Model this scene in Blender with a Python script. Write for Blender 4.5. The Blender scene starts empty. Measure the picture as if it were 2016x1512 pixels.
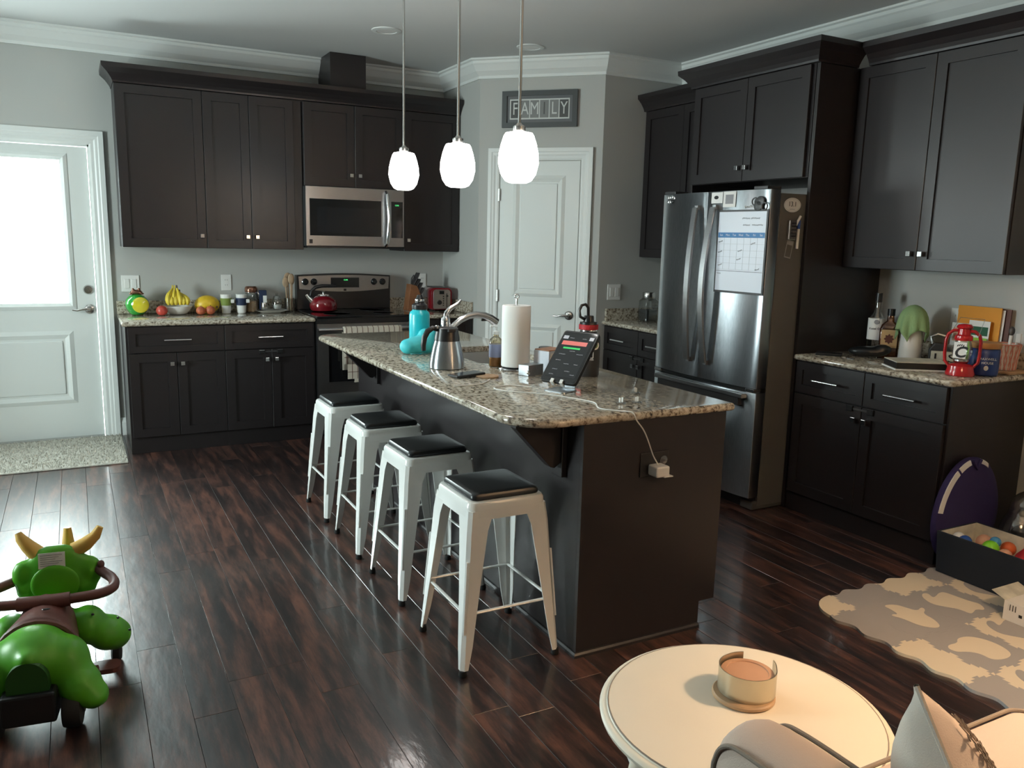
import bpy, bmesh, math, random
from mathutils import Vector, Matrix, Euler
random.seed(7)
PI = math.pi
sc = bpy.context.scene
C = sc.collection

# ------------------------------------------------------------------ camera, sky, exposure
def look_camera():
    cx, cy, cz, yaw, pitch, roll, f = -.2615, -6.488, 1.4786, .4907, -.1751, .0234, 1607.07
    F = Vector((math.sin(yaw)*math.cos(pitch), math.cos(yaw)*math.cos(pitch), math.sin(pitch)))
    r = Vector((math.cos(yaw), -math.sin(yaw), 0)); u = r.cross(F)
    R = math.cos(roll)*r + math.sin(roll)*u; U = -math.sin(roll)*r + math.cos(roll)*u
    cam = bpy.data.cameras.new('camera'); o = bpy.data.objects.new('camera', cam); C.objects.link(o)
    cam.sensor_fit = 'HORIZONTAL'; cam.sensor_width = 36; cam.lens = 36*f/2016; cam.clip_start = .05
    M = Matrix((R, U, -F)).transposed().to_4x4(); M.translation = (cx, cy, cz); o.matrix_world = M
    sc.camera = o
look_camera()
w = bpy.data.worlds.new('sky'); sc.world = w; w.use_nodes = True
bg = w.node_tree.nodes['Background']; bg.inputs[0].default_value = (.84, .955, .965, 1); bg.inputs[1].default_value = 46.0
sc.view_settings.view_transform = 'Standard'; sc.view_settings.look = 'None'
sc.view_settings.gamma = 1; sc.view_settings.use_curve_mapping = False
sc.view_settings.exposure = 0.2
sc.cycles.max_bounces = 8; sc.cycles.diffuse_bounces = 5; sc.cycles.transparent_max_bounces = 16
sc.cycles.caustics_reflective = False; sc.cycles.caustics_refractive = False
sc.cycles.sample_clamp_indirect = 15
sc.cycles.use_denoising = True
def portal(name, loc, rot, sx, sy):
    l = bpy.data.lights.new(name, 'AREA'); l.shape = 'RECTANGLE'; l.size = sx; l.size_y = sy; l.energy = 1
    l.cycles.is_portal = True
    o = bpy.data.objects.new(name, l); C.objects.link(o); o.location = loc; o.rotation_euler = rot
XL = -3.0; YB = -9.4; ZC = 2.7907; XR = 3.8741; H = .8906
portal('daylight_door', (-.598, .10, 1.45), (-PI/2, 0, 0), .62, 1.02)
WINS = [(-1.9, -2.8)]
for a, b in WINS: portal('daylight_window', (XL-.10, (a+b)/2, 1.40), (0, -PI/2, 0), 1.5, a-b)

# ------------------------------------------------------------------ materials
MATS = {}
def nt(name):
    m = bpy.data.materials.new(name); m.use_nodes = True; MATS[name] = m
    return m, m.node_tree.nodes, m.node_tree.links, m.node_tree.nodes['Principled BSDF']
def mat(name, col, rough=.5, metal=0, spec=.5, emit=None, es=1, bump=0, bscale=200, coat=0, var=0, vscale=8):
    m, N, L, b = nt(name)
    b.inputs['Base Color'].default_value = (*col, 1); b.inputs['Roughness'].default_value = rough
    b.inputs['Metallic'].default_value = metal; b.inputs['Specular IOR Level'].default_value = spec
    if coat: b.inputs['Coat Weight'].default_value = coat; b.inputs['Coat Roughness'].default_value = .08
    if emit: b.inputs['Emission Color'].default_value = (*emit, 1); b.inputs['Emission Strength'].default_value = es
    tc = N.new('ShaderNodeTexCoord')
    if bump:
        n = N.new('ShaderNodeTexNoise'); n.inputs['Scale'].default_value = bscale; n.inputs['Detail'].default_value = 3
        L.new(tc.outputs['Object'], n.inputs['Vector'])
        bp = N.new('ShaderNodeBump'); bp.inputs['Strength'].default_value = bump; bp.inputs['Distance'].default_value = .002
        L.new(n.outputs['Fac'], bp.inputs['Height']); L.new(bp.outputs['Normal'], b.inputs['Normal'])
    if var:
        n = N.new('ShaderNodeTexNoise'); n.inputs['Scale'].default_value = vscale; n.inputs['Detail'].default_value = 4
        L.new(tc.outputs['Object'], n.inputs['Vector'])
        r = N.new('ShaderNodeValToRGB'); e = r.color_ramp.elements
        e[0].position = .3; e[1].position = .7
        e[0].color = (*[max(0, c*(1-var)) for c in col], 1); e[1].color = (*[min(1, c*(1+var)) for c in col], 1)
        L.new(n.outputs['Fac'], r.inputs['Fac']); L.new(r.outputs['Color'], b.inputs['Base Color'])
    return m
def ramp_mat(name, scale, stops, rough=.4, stretch=(1, 1, 1), detail=6, bump=0, coat=0, metal=0, spec=.5, random_offset=False, interp='LINEAR'):
    m, N, L, b = nt(name)
    tc = N.new('ShaderNodeTexCoord'); mp = N.new('ShaderNodeMapping'); mp.inputs['Scale'].default_value = stretch
    L.new(tc.outputs['Object'], mp.inputs['Vector'])
    vec = mp.outputs['Vector']
    if random_offset:
        oi = N.new('ShaderNodeObjectInfo'); mu = N.new('ShaderNodeMath'); mu.operation = 'MULTIPLY'; mu.inputs[1].default_value = 37
        L.new(oi.outputs['Random'], mu.inputs[0]); ad = N.new('ShaderNodeVectorMath'); ad.operation = 'ADD'
        L.new(vec, ad.inputs[0]); L.new(mu.outputs[0], ad.inputs[1]); vec = ad.outputs[0]
    n = N.new('ShaderNodeTexNoise'); n.inputs['Scale'].default_value = scale; n.inputs['Detail'].default_value = detail; n.inputs['Roughness'].default_value = .65
    L.new(vec, n.inputs['Vector'])
    r = N.new('ShaderNodeValToRGB'); r.color_ramp.interpolation = interp; e = r.color_ramp.elements
    while len(e) < len(stops): e.new(.5)
    for k, (p, c) in enumerate(stops): e[k].position = p; e[k].color = (*c, 1)
    L.new(n.outputs['Fac'], r.inputs['Fac']); L.new(r.outputs['Color'], b.inputs['Base Color'])
    b.inputs['Roughness'].default_value = rough; b.inputs['Metallic'].default_value = metal; b.inputs['Specular IOR Level'].default_value = spec
    if coat: b.inputs['Coat Weight'].default_value = coat; b.inputs['Coat Roughness'].default_value = .06
    if bump:
        bp = N.new('ShaderNodeBump'); bp.inputs['Strength'].default_value = bump; bp.inputs['Distance'].default_value = .003
        L.new(n.outputs['Fac'], bp.inputs['Height']); L.new(bp.outputs['Normal'], b.inputs['Normal'])
    return m
def glass(name, tint=(1, 1, 1), refl=.08, rough=.02):
    m, N, L, b = nt(name); N.remove(b)
    t = N.new('ShaderNodeBsdfTransparent'); t.inputs[0].default_value = (*tint, 1)
    g = N.new('ShaderNodeBsdfGlossy'); g.inputs['Roughness'].default_value = rough
    lw = N.new('ShaderNodeLayerWeight'); lw.inputs[0].default_value = .25
    ma = N.new('ShaderNodeMath'); ma.operation = 'MULTIPLY_ADD'; ma.inputs[1].default_value = .6; ma.inputs[2].default_value = refl*.5
    L.new(lw.outputs['Fresnel'], ma.inputs[0])
    mx = N.new('ShaderNodeMixShader'); L.new(ma.outputs[0], mx.inputs[0]); L.new(t.outputs[0], mx.inputs[1]); L.new(g.outputs[0], mx.inputs[2])
    L.new(mx.outputs[0], N['Material Output'].inputs[0])
    return m
mat('wall', (.46, .465, .445), .75, spec=.25, bump=.12, bscale=350)
mat('ceiling', (.62, .63, .62), .85, spec=.2, bump=.25, bscale=160)
mat('trim', (.74, .76, .74), .38)
mat('door_white', (.72, .75, .73), .35)
mat('cabinet', (.0150, .0118, .0128), .38, spec=.55, bump=.04, bscale=60)
mat('cabinet_inside', (.006, .004, .004), .6)
mat('chrome', (.75, .75, .76), .16, 1)
mat('nickel', (.55, .54, .52), .25, 1)
mat('black_plastic', (.012, .012, .013), .35)
mat('black_rubber', (.01, .01, .01), .7)
mat('black_gloss', (.008, .008, .009), .06, coat=.5)
mat('black_leather', (.010, .012, .014), .33, bump=.1, bscale=400)
mat('white_metal', (.86, .87, .85), .22, coat=.4)
mat('white_plastic', (.78, .78, .76), .35)
mat('white_ceramic', (.8, .8, .78), .15, coat=.3)
mat('paper', (.82, .82, .80), .8)
mat('paper_print', (.30, .31, .33), .8)
mat('ink', (.01, .01, .012), .6)
mat('gray_body', (.10, .098, .092), .5)
mat('dark_gray', (.04, .04, .042), .45)
mat('teal', (.015, .52, .60), .35, coat=.2)
mat('teal_soft', (.05, .55, .62), .55)
mat('sink_steel', (.62, .62, .61), .38, .75)
mat('red_enamel', (.17, .008, .014), .14, coat=.6)
mat('red_lantern', (.42, .012, .016), .25, coat=.3)
mat('apple_red', (.55, .07, .05), .3, var=.35, vscale=18)
mat('peach', (.50, .13, .06), .45, var=.35, vscale=30)
mat('melon_yellow', (.72, .47, .03), .4, bump=.2, bscale=60, var=.12, vscale=25)
mat('banana', (.68, .52, .05), .45, var=.18, vscale=20)
mat('banana_tip', (.08, .05, .02), .7)
mat('figurine_green', (.03, .30, .04), .08, coat=.6)
mat('figurine_yellow', (.62, .55, .03), .10, coat=.6, var=.2, vscale=10)
mat('figurine_copper', (.25, .12, .08), .18, .7)
mat('cup_green', (.19, .26, .05), .6)
mat('cup_navy', (.012, .025, .07), .6)
mat('wood_light', (.42, .27, .15), .5, var=.15, vscale=14)
mat('wood_spoon', (.40, .28, .18), .6, var=.15, vscale=20)
mat('wood_block', (.24, .10, .045), .45, var=.2, vscale=14)
mat('cork', (.42, .28, .17), .8, var=.15, vscale=60)
mat('copper_label', (.42, .20, .11), .5)
mat('towel', (.62, .56, .47), .9, bump=.4, bscale=500)
mat('towel_stripe', (.13, .06, .045), .9)
mat('cloth_green', (.27, .42, .20), .9, bump=.6, bscale=350)
mat('coffee_blue', (.010, .035, .17), .35)
mat('coffee_lid', (.48, .25, .09), .45)
mat('orange_paper', (.72, .30, .03), .7)
mat('green_paper', (.015, .10, .05), .7)
mat('lime_paper', (.27, .52, .04), .7)
mat('basket_pink', (.60, .24, .18), .6)
mat('basket_white', (.68, .62, .56), .6)
mat('whiskey', (.16, .055, .012), .1, coat=.4)
mat('label_tan', (.52, .36, .18), .6)
mat('label_brown', (.10, .03, .02), .6)
mat('navy_fabric', (.008, .016, .03), .85, bump=.4, bscale=500)
mat('purple_fabric', (.020, .012, .085), .8, bump=.3, bscale=90)
mat('white_fabric', (.75, .74, .70), .85)
mat('lining', (.62, .60, .50), .85, var=.25, vscale=14)
mat('toy_green', (.20, .60, .02), .35)
mat('toy_red', (.42, .01, .02), .6)
mat('toy_blue', (.01, .07, .32), .35)
mat('toy_white', (.75, .75, .72), .35)
mat('toy_orange', (.6, .12, .03), .4)
mat('toy_pink', (.62, .14, .14), .6)
mat('toy_sky', (.05, .26, .52), .5)
mat('toy_peach', (.62, .33, .22), .5)
mat('dino_green', (.075, .34, .012), .38, spec=.45)
mat('dino_dark', (.018, .085, .012), .45)
mat('dino_brown', (.12, .042, .034), .5)
mat('horn_yellow', (.66, .40, .09), .4)
mat('mat_gray', (.36, .345, .335), .75, bump=.1, bscale=300)
mat('mat_cream', (.74, .65, .50), .75, bump=.1, bscale=300)
mat('table_cream', (.80, .74, .62), .42, var=.03, vscale=3)
mat('table_wear', (.05, .03, .02), .7)
mat('candle_tin', (.55, .50, .38), .28, .85)
mat('candle_lid', (.52, .30, .19), .6, var=.1, vscale=6)
mat('linen', (.58, .47, .40), .9, bump=.5, bscale=420)
mat('piping', (.27, .225, .185), .9, bump=.4, bscale=500)
mat('pillow_back', (.50, .47, .42), .9, bump=.4, bscale=420)
mat('pillow_front', (.72, .60, .52), .9, bump=.3, bscale=420)
mat('rug', (.50, .48, .42), .95, bump=1, bscale=260, var=.2, vscale=60)
mat('screen_dark', (.012, .013, .016), .08, coat=.5)
mat('screen_red', (.3, .05, .05), .3, emit=(.75, .22, .18), es=.55)
mat('screen_green', (.02, .3, .06), .3, emit=(.05, .75, .18), es=.5)
mat('screen_text', (.3, .3, .32), .3, emit=(.6, .65, .7), es=.35)
mat('led_green', (.02, .3, .05), .3, emit=(.1, .9, .25), es=1.2)
mat('sticker_red', (.75, .05, .03), .5)
mat('cal_blue', (.05, .19, .42), .5)
mat('cal_white', (.62, .66, .74), .3)
mat('amber', (.6, .28, .04), .2)
mat('soap_label', (.35, .40, .62), .5)
mat('frame_gray', (.055, .06, .06), .45)
mat('frame_mat', (.12, .125, .13), .6)
mat('photo_gray', (.20, .205, .20), .6)
mat('photo_dark', (.07, .072, .07), .6)
mat('photo_light', (.58, .60, .58), .6)
def translucent(name, col):
    m, N, L, b = nt(name); N.remove(b)
    t = N.new('ShaderNodeBsdfTranslucent'); t.inputs[0].default_value = (*col, 1); d = N.new('ShaderNodeBsdfDiffuse'); d.inputs[0].default_value = (*col, 1)
    mx = N.new('ShaderNodeMixShader'); mx.inputs[0].default_value = .35; L.new(t.outputs[0], mx.inputs[1]); L.new(d.outputs[0], mx.inputs[2]); L.new(mx.outputs[0], N['Material Output'].inputs[0])
translucent('lamp_linen', (.9, .86, .78))
mat('handset_shade', (.9, .9, .9), .3)
mat('pendant_glow', (.9, .9, .9), .3, emit=(1, .97, .93), es=14)
glass('pane', (.98, 1, .99), .06)
glass('clear_glass', (.93, .95, .94), .25)
glass('clear_plastic', (.90, .91, .90), .5, .15)
glass('amber_glass', (.62, .30, .08), .2)
glass('soap_clear', (.92, .84, .66), .2)
ramp_mat('granite', 62, [(.30, (.025, .022, .020)), (.40, (.17, .13, .095)), (.47, (.38, .33, .255)), (.56, (.55, .50, .41)), (.66, (.62, .58, .50)), (.74, (.30, .25, .19))], rough=.09, detail=5, coat=.4, stretch=(1, .7, 1))
ramp_mat('brushed_steel', 40, [(.3, (.40, .43, .46)), (.7, (.51, .54, .57))], rough=.30, stretch=(1, 40, .5), metal=1)
def aniso(name, amt, rot):
    m = MATS[name]; N = m.node_tree.nodes; b = N['Principled BSDF']; t = N.new('ShaderNodeTangent'); t.direction_type = 'RADIAL'; t.axis = 'Z'
    b.inputs['Anisotropic'].default_value = amt; b.inputs['Anisotropic Rotation'].default_value = rot; m.node_tree.links.new(t.outputs[0], b.inputs['Tangent'])
aniso('brushed_steel', .88, 0.25)
ramp_mat('brushed_steel_h', 40, [(.3, (.38, .385, .39)), (.7, (.50, .50, .51))], rough=.30, stretch=(.5, .5, 40), metal=1)
def plank_material():
    m, N, L, b = nt('plank')
    tc = N.new('ShaderNodeTexCoord'); oi = N.new('ShaderNodeObjectInfo')
    mu = N.new('ShaderNodeMath'); mu.operation = 'MULTIPLY'; mu.inputs[1].default_value = 53; L.new(oi.outputs['Random'], mu.inputs[0])
    ad = N.new('ShaderNodeVectorMath'); ad.operation = 'ADD'; L.new(tc.outputs['Object'], ad.inputs[0]); L.new(mu.outputs[0], ad.inputs[1])
    mp = N.new('ShaderNodeMapping'); mp.inputs['Scale'].default_value = (13, 1.7, 1); L.new(ad.outputs[0], mp.inputs['Vector'])
    n = N.new('ShaderNodeTexNoise'); n.inputs['Scale'].default_value = 1.6; n.inputs['Detail'].default_value = 9; n.inputs['Roughness'].default_value = .68
    L.new(mp.outputs[0], n.inputs['Vector'])
    r = N.new('ShaderNodeValToRGB'); e = r.color_ramp.elements
    for k in range(2): e.new(.5)
    for k, (p, c) in enumerate([(.34, (.009, .006, .0065)), (.47, (.028, .0145, .013)), (.55, (.068, .030, .023)), (.66, (.135, .055, .037))]): e[k].position = p; e[k].color = (*c, 1)
    sh = N.new('ShaderNodeMath'); sh.operation = 'MULTIPLY_ADD'; sh.inputs[1].default_value = .10; L.new(oi.outputs['Random'], sh.inputs[0])
    sb = N.new('ShaderNodeMath'); sb.operation = 'SUBTRACT'; L.new(n.outputs['Fac'], sb.inputs[0]); sb.inputs[1].default_value = .05; L.new(sb.outputs[0], sh.inputs[2])
    L.new(sh.outputs[0], r.inputs['Fac']); L.new(r.outputs['Color'], b.inputs['Base Color'])
    n2 = N.new('ShaderNodeTexNoise'); n2.inputs['Scale'].default_value = 9; n2.inputs['Detail'].default_value = 5
    mp2 = N.new('ShaderNodeMapping'); mp2.inputs['Scale'].default_value = (2.2, .8, 1); L.new(ad.outputs[0], mp2.inputs['Vector']); L.new(mp2.outputs[0], n2.inputs['Vector'])
    bp = N.new('ShaderNodeBump'); bp.inputs['Strength'].default_value = .30; bp.inputs['Distance'].default_value = .004
    L.new(n2.outputs['Fac'], bp.inputs['Height']); L.new(bp.outputs['Normal'], b.inputs['Normal'])
    b.inputs['Roughness'].default_value = .36; b.inputs['Specular IOR Level'].default_value = .5; b.inputs['Coat Weight'].default_value = .55; b.inputs['Coat Roughness'].default_value = .11; L.new(bp.outputs['Normal'], b.inputs['Coat Normal'])
plank_material()

# ------------------------------------------------------------------ mesh helpers
def cr(P, n=6):
    P = [Vector(p) for p in P]; Q = []
    for i in range(len(P)-1):
        a, b_, c_, d = P[max(i-1, 0)], P[i], P[i+1], P[min(i+2, len(P)-1)]
        for k in range(n):
            t = k/n; Q.append(.5*((2*b_)+(c_-a)*t+(2*a-5*b_+4*c_-d)*t*t+(3*b_-a-3*c_+d)*t**3))
    return Q+[P[-1]]
class MB:
    def __init__(s): s.bm = bmesh.new()
    def box(s, x0, x1, y0, y1, z0, z1, M=None):
        vs = [s.bm.verts.new(p) for p in ((x0,y0,z0),(x1,y0,z0),(x1,y1,z0),(x0,y1,z0),(x0,y0,z1),(x1,y0,z1),(x1,y1,z1),(x0,y1,z1))]
        for f in ((3,2,1,0),(4,5,6,7),(0,1,5,4),(1,2,6,5),(2,3,7,6),(3,0,4,7)): s.bm.faces.new([vs[i] for i in f])
        if M: bmesh.ops.transform(s.bm, matrix=M, verts=vs)
        return s
    def rings(s, rings, cap0=True, cap1=True, closed=True):
        R = [[s.bm.verts.new(p) for p in r] for r in rings]
        n = len(R[0])
        for a, b in zip(R, R[1:]):
            for i in range(n if closed else n-1):
                j = (i+1) % n
                try: s.bm.faces.new((a[i], a[j], b[j], b[i]))
                except ValueError: pass
        if cap0 and closed: s.bm.faces.new(R[0][::-1])
        if cap1 and closed: s.bm.faces.new(R[-1])
        return s
    def lathe(s, prof, seg=24, c=(0, 0, 0), cap=True, sx=1, sy=1):
        rs = [[(c[0]+max(r, 1e-4)*sx*math.cos(2*PI*i/seg), c[1]+max(r, 1e-4)*sy*math.sin(2*PI*i/seg), c[2]+z) for i in range(seg)] for r, z in prof]
        return s.rings(rs, cap, cap)
    def tube(s, pts, r, seg=8, cap=True, flat=1.0):
        P = [Vector(p) for p in pts]; rr = r if isinstance(r, (list, tuple)) else [r]*len(P)
        up = None; rs = []
        for i, p in enumerate(P):
            t = (P[min(i+1, len(P)-1)]-P[max(i-1, 0)]).normalized()
            if up is None:
                a = Vector((0, 0, 1)) if abs(t.z) < .9 else Vector((0, 1, 0)); up = (a-t*a.dot(t)).normalized()
            else: up = (up-t*up.dot(t)).normalized()
            sd = t.cross(up)
            rs.append([p+(up*math.sin(2*PI*k/seg)*flat+sd*math.cos(2*PI*k/seg))*rr[i] for k in range(seg)])
        return s.rings(rs, cap, cap)
    def plate(s, outer, holes, z0, z1, M=None):
        """flat plate in XY with holes, from z0 to z1"""
        bm = bmesh.new(); E = []
        for loop in [outer]+holes:
            vs = [bm.verts.new((x, y, z1)) for x, y in loop]
            for i in range(len(vs)): E.append(bm.edges.new((vs[i], vs[(i+1) % len(vs)])))
        bmesh.ops.triangle_fill(bm, edges=E, use_beauty=True)
        bmesh.ops.dissolve_limit(bm, angle_limit=.01, verts=bm.verts, edges=bm.edges, delimit={'NORMAL'}) if not holes else None
        g = bmesh.ops.extrude_face_region(bm, geom=list(bm.faces))
        vs = [e for e in g['geom'] if isinstance(e, bmesh.types.BMVert)]
        bmesh.ops.translate(bm, vec=(0, 0, z0-z1), verts=vs)
        bmesh.ops.recalc_face_normals(bm, faces=bm.faces)
        if M: bmesh.ops.transform(bm, matrix=M, verts=bm.verts)
        me = bpy.data.meshes.new('t'); bm.to_mesh(me); bm.free(); s.bm.from_mesh(me); bpy.data.meshes.remove(me)
        return s
    def ellipsoid(s, c, r, seg=20, rg=12, M=None):
        g = bmesh.ops.create_uvsphere(s.bm, u_segments=seg, v_segments=rg, radius=1)
        T = Matrix.Translation(c) @ (M.to_4x4() if M else Matrix.Identity(4)) @ Matrix.Diagonal((*r, 1))
        bmesh.ops.transform(s.bm, matrix=T, verts=g['verts']); return s
    def xf(s, M): bmesh.ops.transform(s.bm, matrix=M, verts=s.bm.verts); return s
    def build(s, name, m, parent=None, smooth=False, bevel=0, seg=2, sub=0, remesh=0, keep=False, label=None):
        bmesh.ops.recalc_face_normals(s.bm, faces=s.bm.faces)
        if bevel:
            es = [e for e in s.bm.edges if len(e.link_faces) == 2 and e.calc_face_angle(0) > .5]
            bmesh.ops.bevel(s.bm, geom=es, offset=bevel, segments=seg, profile=.5, affect='EDGES', clamp_overlap=True)
        me = bpy.data.meshes.new(name); s.bm.to_mesh(me); s.bm.free()
        o = bpy.data.objects.new(name, me); C.objects.link(o)
        if remesh:
            md = o.modifiers.new('r', 'REMESH'); md.mode = 'VOXEL'; md.voxel_size = remesh
            md2 = o.modifiers.new('s', 'SMOOTH'); md2.iterations = 8; md2.factor = .5
            dg = bpy.context.evaluated_depsgraph_get(); ne = bpy.data.meshes.new_from_object(o.evaluated_get(dg))
            o.modifiers.clear(); o.data = ne; bpy.data.meshes.remove(me); me = ne; me.name = name; smooth = True
        if sub:
            md = o.modifiers.new('s', 'SUBSURF'); md.levels = sub; md.render_levels = sub; smooth = True
        me.materials.clear(); me.materials.append(MATS[m])
        if smooth:
            me.polygons.foreach_set('use_smooth', [True]*len(me.polygons))
            try: me.set_sharp_from_angle(angle=.7)
            except Exception: pass
        if parent: o.parent = parent
        if label: o['label'] = label
        return o
def tag(o, label, cat, group=None):
    o['label'] = label; o['category'] = cat
    if group: o['group'] = group
    return o
def thing(name, label, cat, loc=(0, 0, 0), rz=0, group=None, rot=None):
    o = bpy.data.objects.new(name, None); C.objects.link(o); o.location = loc; o.rotation_euler = rot or (0, 0, rz); o.empty_display_size = .05
    return tag(o, label, cat, group)
def struct(o): o['kind'] = 'structure'; return o
def copy_tree(o, parent=None):
    c = o.copy(); C.objects.link(c)
    if parent: c.parent = parent
    for ch in list(o.children): copy_tree(ch, c)
    return c
def text(name, body, size, loc, rot, m, parent, ext=.0004, sx=1, shear=0, offset=0):
    cu = bpy.data.curves.new(name, 'FONT'); cu.body = body; cu.size = size; cu.extrude = ext; cu.align_x = 'CENTER'; cu.align_y = 'CENTER'; cu.resolution_u = 3; cu.shear = shear
    cu.offset = offset
    tmp = bpy.data.objects.new(name, cu); C.objects.link(tmp); dg = bpy.context.evaluated_depsgraph_get()
    me = bpy.data.meshes.new_from_object(tmp.evaluated_get(dg)); bpy.data.objects.remove(tmp); bpy.data.curves.remove(cu); me.name = name
    o = bpy.data.objects.new(name, me); C.objects.link(o); me.materials.clear(); me.materials.append(MATS[m]); o.location = loc; o.rotation_euler = rot; o.scale = (sx, 1, 1); o.parent = parent
    return o
def rect(x0, x1, y0, y1): return [(x0, y0), (x1, y0), (x1, y1), (x0, y1)]
def rrect(x0, x1, y0, y1, r, n=6):
    """rounded rectangle; r may be four radii (x0y0, x1y0, x1y1, x0y1)"""
    r = r if isinstance(r, (list, tuple)) else [r]*4; P = []
    for (cx, cy, a, q) in ((x0, y0, PI, r[0]), (x1, y0, 1.5*PI, r[1]), (x1, y1, 0, r[2]), (x0, y1, .5*PI, r[3])):
        mx = cx+q if cx == x0 else cx-q; my = cy+q if cy == y0 else cy-q
        for k in range(n+1):
            t = a+.5*PI*k/n; P.append((mx+q*math.cos(t), my+q*math.sin(t)))
    return P
def scribble(name, x, y, z, w, h, m, parent, tilt=0, n=None, r=.0006):
    n = n or max(6, int(w/h*4)); P = []
    for k in range(n+1):
        u_ = k/n-.5; px = u_*w; pz = h*.5*math.sin(k*2.4+x*90)*(1-.5*(k % 3 == 0)); P.append((x+px*math.cos(tilt)-pz*math.sin(tilt), y, z+px*math.sin(tilt)+pz*math.cos(tilt)))
    return MB().tube(P, r, 4).build(name, m, parent)
FRONT = (PI/2, 0, 0)          # text on a surface that faces local -Y
def RZ(a): return Matrix.Rotation(a, 4, 'Z')
def RX(a): return Matrix.Rotation(a, 4, 'X')
def RY(a): return Matrix.Rotation(a, 4, 'Y')
def TR(*v): return Matrix.Translation(v)
XZ = RX(PI/2)                 # maps plate XY -> XZ, thickness z -> -y

# ------------------------------------------------------------------ room shell
T = .12
def wallbox(name, boxes, m='wall', parent=None):
    b = MB()
    for q in boxes: b.box(*q)
    o = b.build(name, m, parent)
    return struct(o) if not parent else o
DX0, DX1, DH = -1.057, -.139, 2.045     # back door opening
wallbox('wall_back', [(XL-T, DX0, 0, T, 0, ZC), (DX0, DX1, 0, T, DH, ZC), (DX1, 2.509+T, 0, T, 0, ZC)])
bx = []; ys = [0+T]
prev = T
for a, b in WINS:
    bx += [(XL-T, XL, a, prev, 0, ZC), (XL-T, XL, b, a, 0, .65), (XL-T, XL, b, a, 2.15, ZC)]; prev = b
bx += [(XL-T, XL, YB, prev, 0, ZC)]
wallbox('wall_left', bx)
wallbox('wall_right', [(XR, XR+T, YB, -1.364+T, 0, ZC)])
wallbox('wall_front', [(XL-T, XR+T, YB-T, YB, 0, ZC)])
wallbox('wall_pantry_left', [(2.509, 2.509+.1, -.685, 0, 0, ZC)])
b = MB(); b.plate([(2.509, -.685), (3.179, -1.364), (3.26, -1.30), (2.58, -.62)], [], 0, ZC); pw = struct(b.build('wall_pantry_corner', 'wall'))
wallbox('wall_pantry_right', [(3.179, XR, -1.364, -1.364+.1, 0, ZC)])
b = MB(); b.box(XL-T, XR+T, YB-T, T, ZC, ZC+.1); struct(b.build('ceiling', 'ceiling'))

# floor: planks
fl = struct(MB().box(XL-T, XR+T, YB-T, T, -.06, -.014).build('floor', 'cabinet_inside'))
PW, PL = .1297, 1.22
def plankbox(b, x0, x1, y0, y1):
    g = .0005; c = .0009
    b.rings([[(x0+g, y0+g, -.014), (x1-g, y0+g, -.014), (x1-g, y1-g, -.014), (x0+g, y1-g, -.014)],
             [(x0+g, y0+g, -c), (x1-g, y0+g, -c), (x1-g, y1-g, -c), (x0+g, y1-g, -c)],
             [(x0+g+c, y0+g+c, 0), (x1-g-c, y0+g+c, 0), (x1-g-c, y1-g-c, 0), (x0+g+c, y1-g-c, 0)]])
pb = MB(); plankbox(pb, -PW/2, PW/2, -PL/2, PL/2); p0 = pb.build('plank', 'plank', fl); first = True
rest = MB(); i0 = int((XL+.152)/PW)-1; npl = 0
for i in range(i0, 40):
    x0 = -.152+i*PW; x1 = min(x0+PW, XR)
    if x0 >= XR or x1 <= XL: continue
    x0 = max(x0, XL)
    y1 = 0.0-random.random()*PL
    segs = [(y1, 0)] if y1 < -.05 else []
    y = y1
    while y > YB: segs.append((max(y-PL, YB), y)); y -= PL
    for (a, c_) in segs:
        near = x0 > -1.35 and x1 < 3.4 and c_ > -5.2 and npl < 290
        if near and not (1.26 < x0 and x1 < 1.8 and a > -4.2 and c_ < -1.7):
            npl += 1
            if abs((c_-a)-PL) < 1e-6 and abs(x1-x0-PW) < 1e-6:
                if first: o = p0; first = False
                else: o = p0.copy(); C.objects.link(o)
                o.location = ((x0+x1)/2, (a+c_)/2, 0)
            else:
                q = MB(); plankbox(q, x0, x1, a, c_); q.xf(TR(-(x0+x1)/2, -(a+c_)/2, 0)); o = q.build('plank', 'plank', fl); o.location = ((x0+x1)/2, (a+c_)/2, 0)
        else: plankbox(rest, x0, x1, a, c_)
o = rest.build('far_planks', 'plank', fl); o['kind'] = 'stuff'

def sweep(b, path, prof, closed=False):
    """profile (offset to the right of the path, z) swept along a polyline with mitres"""
    P = [Vector((p[0], p[1])) for p in path]; rs = []
    for i, p in enumerate(P):
        d0 = (P[i]-P[i-1]).normalized() if i else None; d1 = (P[i+1]-P[i]).normalized() if i < len(P)-1 else None
        n0 = Vector((d0.y, -d0.x)) if d0 else None; n1 = Vector((d1.y, -d1.x)) if d1 else None
        if n0 is None: n = n1
        elif n1 is None: n = n0
        else: n = (n0+n1); n = n/(n.dot(n0))
        rs.append([(p.x+n.x*o, p.y+n.y*o, z) for o, z in prof])
    return b.rings(rs)
crown = [(0, ZC-.135), (.014, ZC-.135), (.014, ZC-.115), (.026, ZC-.104), (.045, ZC-.085), (.070, ZC-.045), (.078, ZC-.036), (.078, ZC-.018), (.095, ZC-.012), (.095, ZC), (0, ZC)]
ROOM = [(XL, YB), (XL, 0), (2.509, 0), (2.509, -.685), (3.179, -1.364), (XR, -1.364), (XR, YB)]
b = MB(); sweep(b, ROOM, crown); struct(b.build('trim_1', 'trim', smooth=False))
base = [(0, 0), (.016, 0), (.016, .095), (.011, .11), (.009, .13), (0, .13)]
b = MB(); sweep(b, [(-.045, 0), (-.001, 0)], base); struct(b.build('baseboard_back', 'trim'))
b = MB(); sweep(b, [(XR, -4.19), (XR, YB)], base); struct(b.build('baseboard_right', 'trim'))
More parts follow.
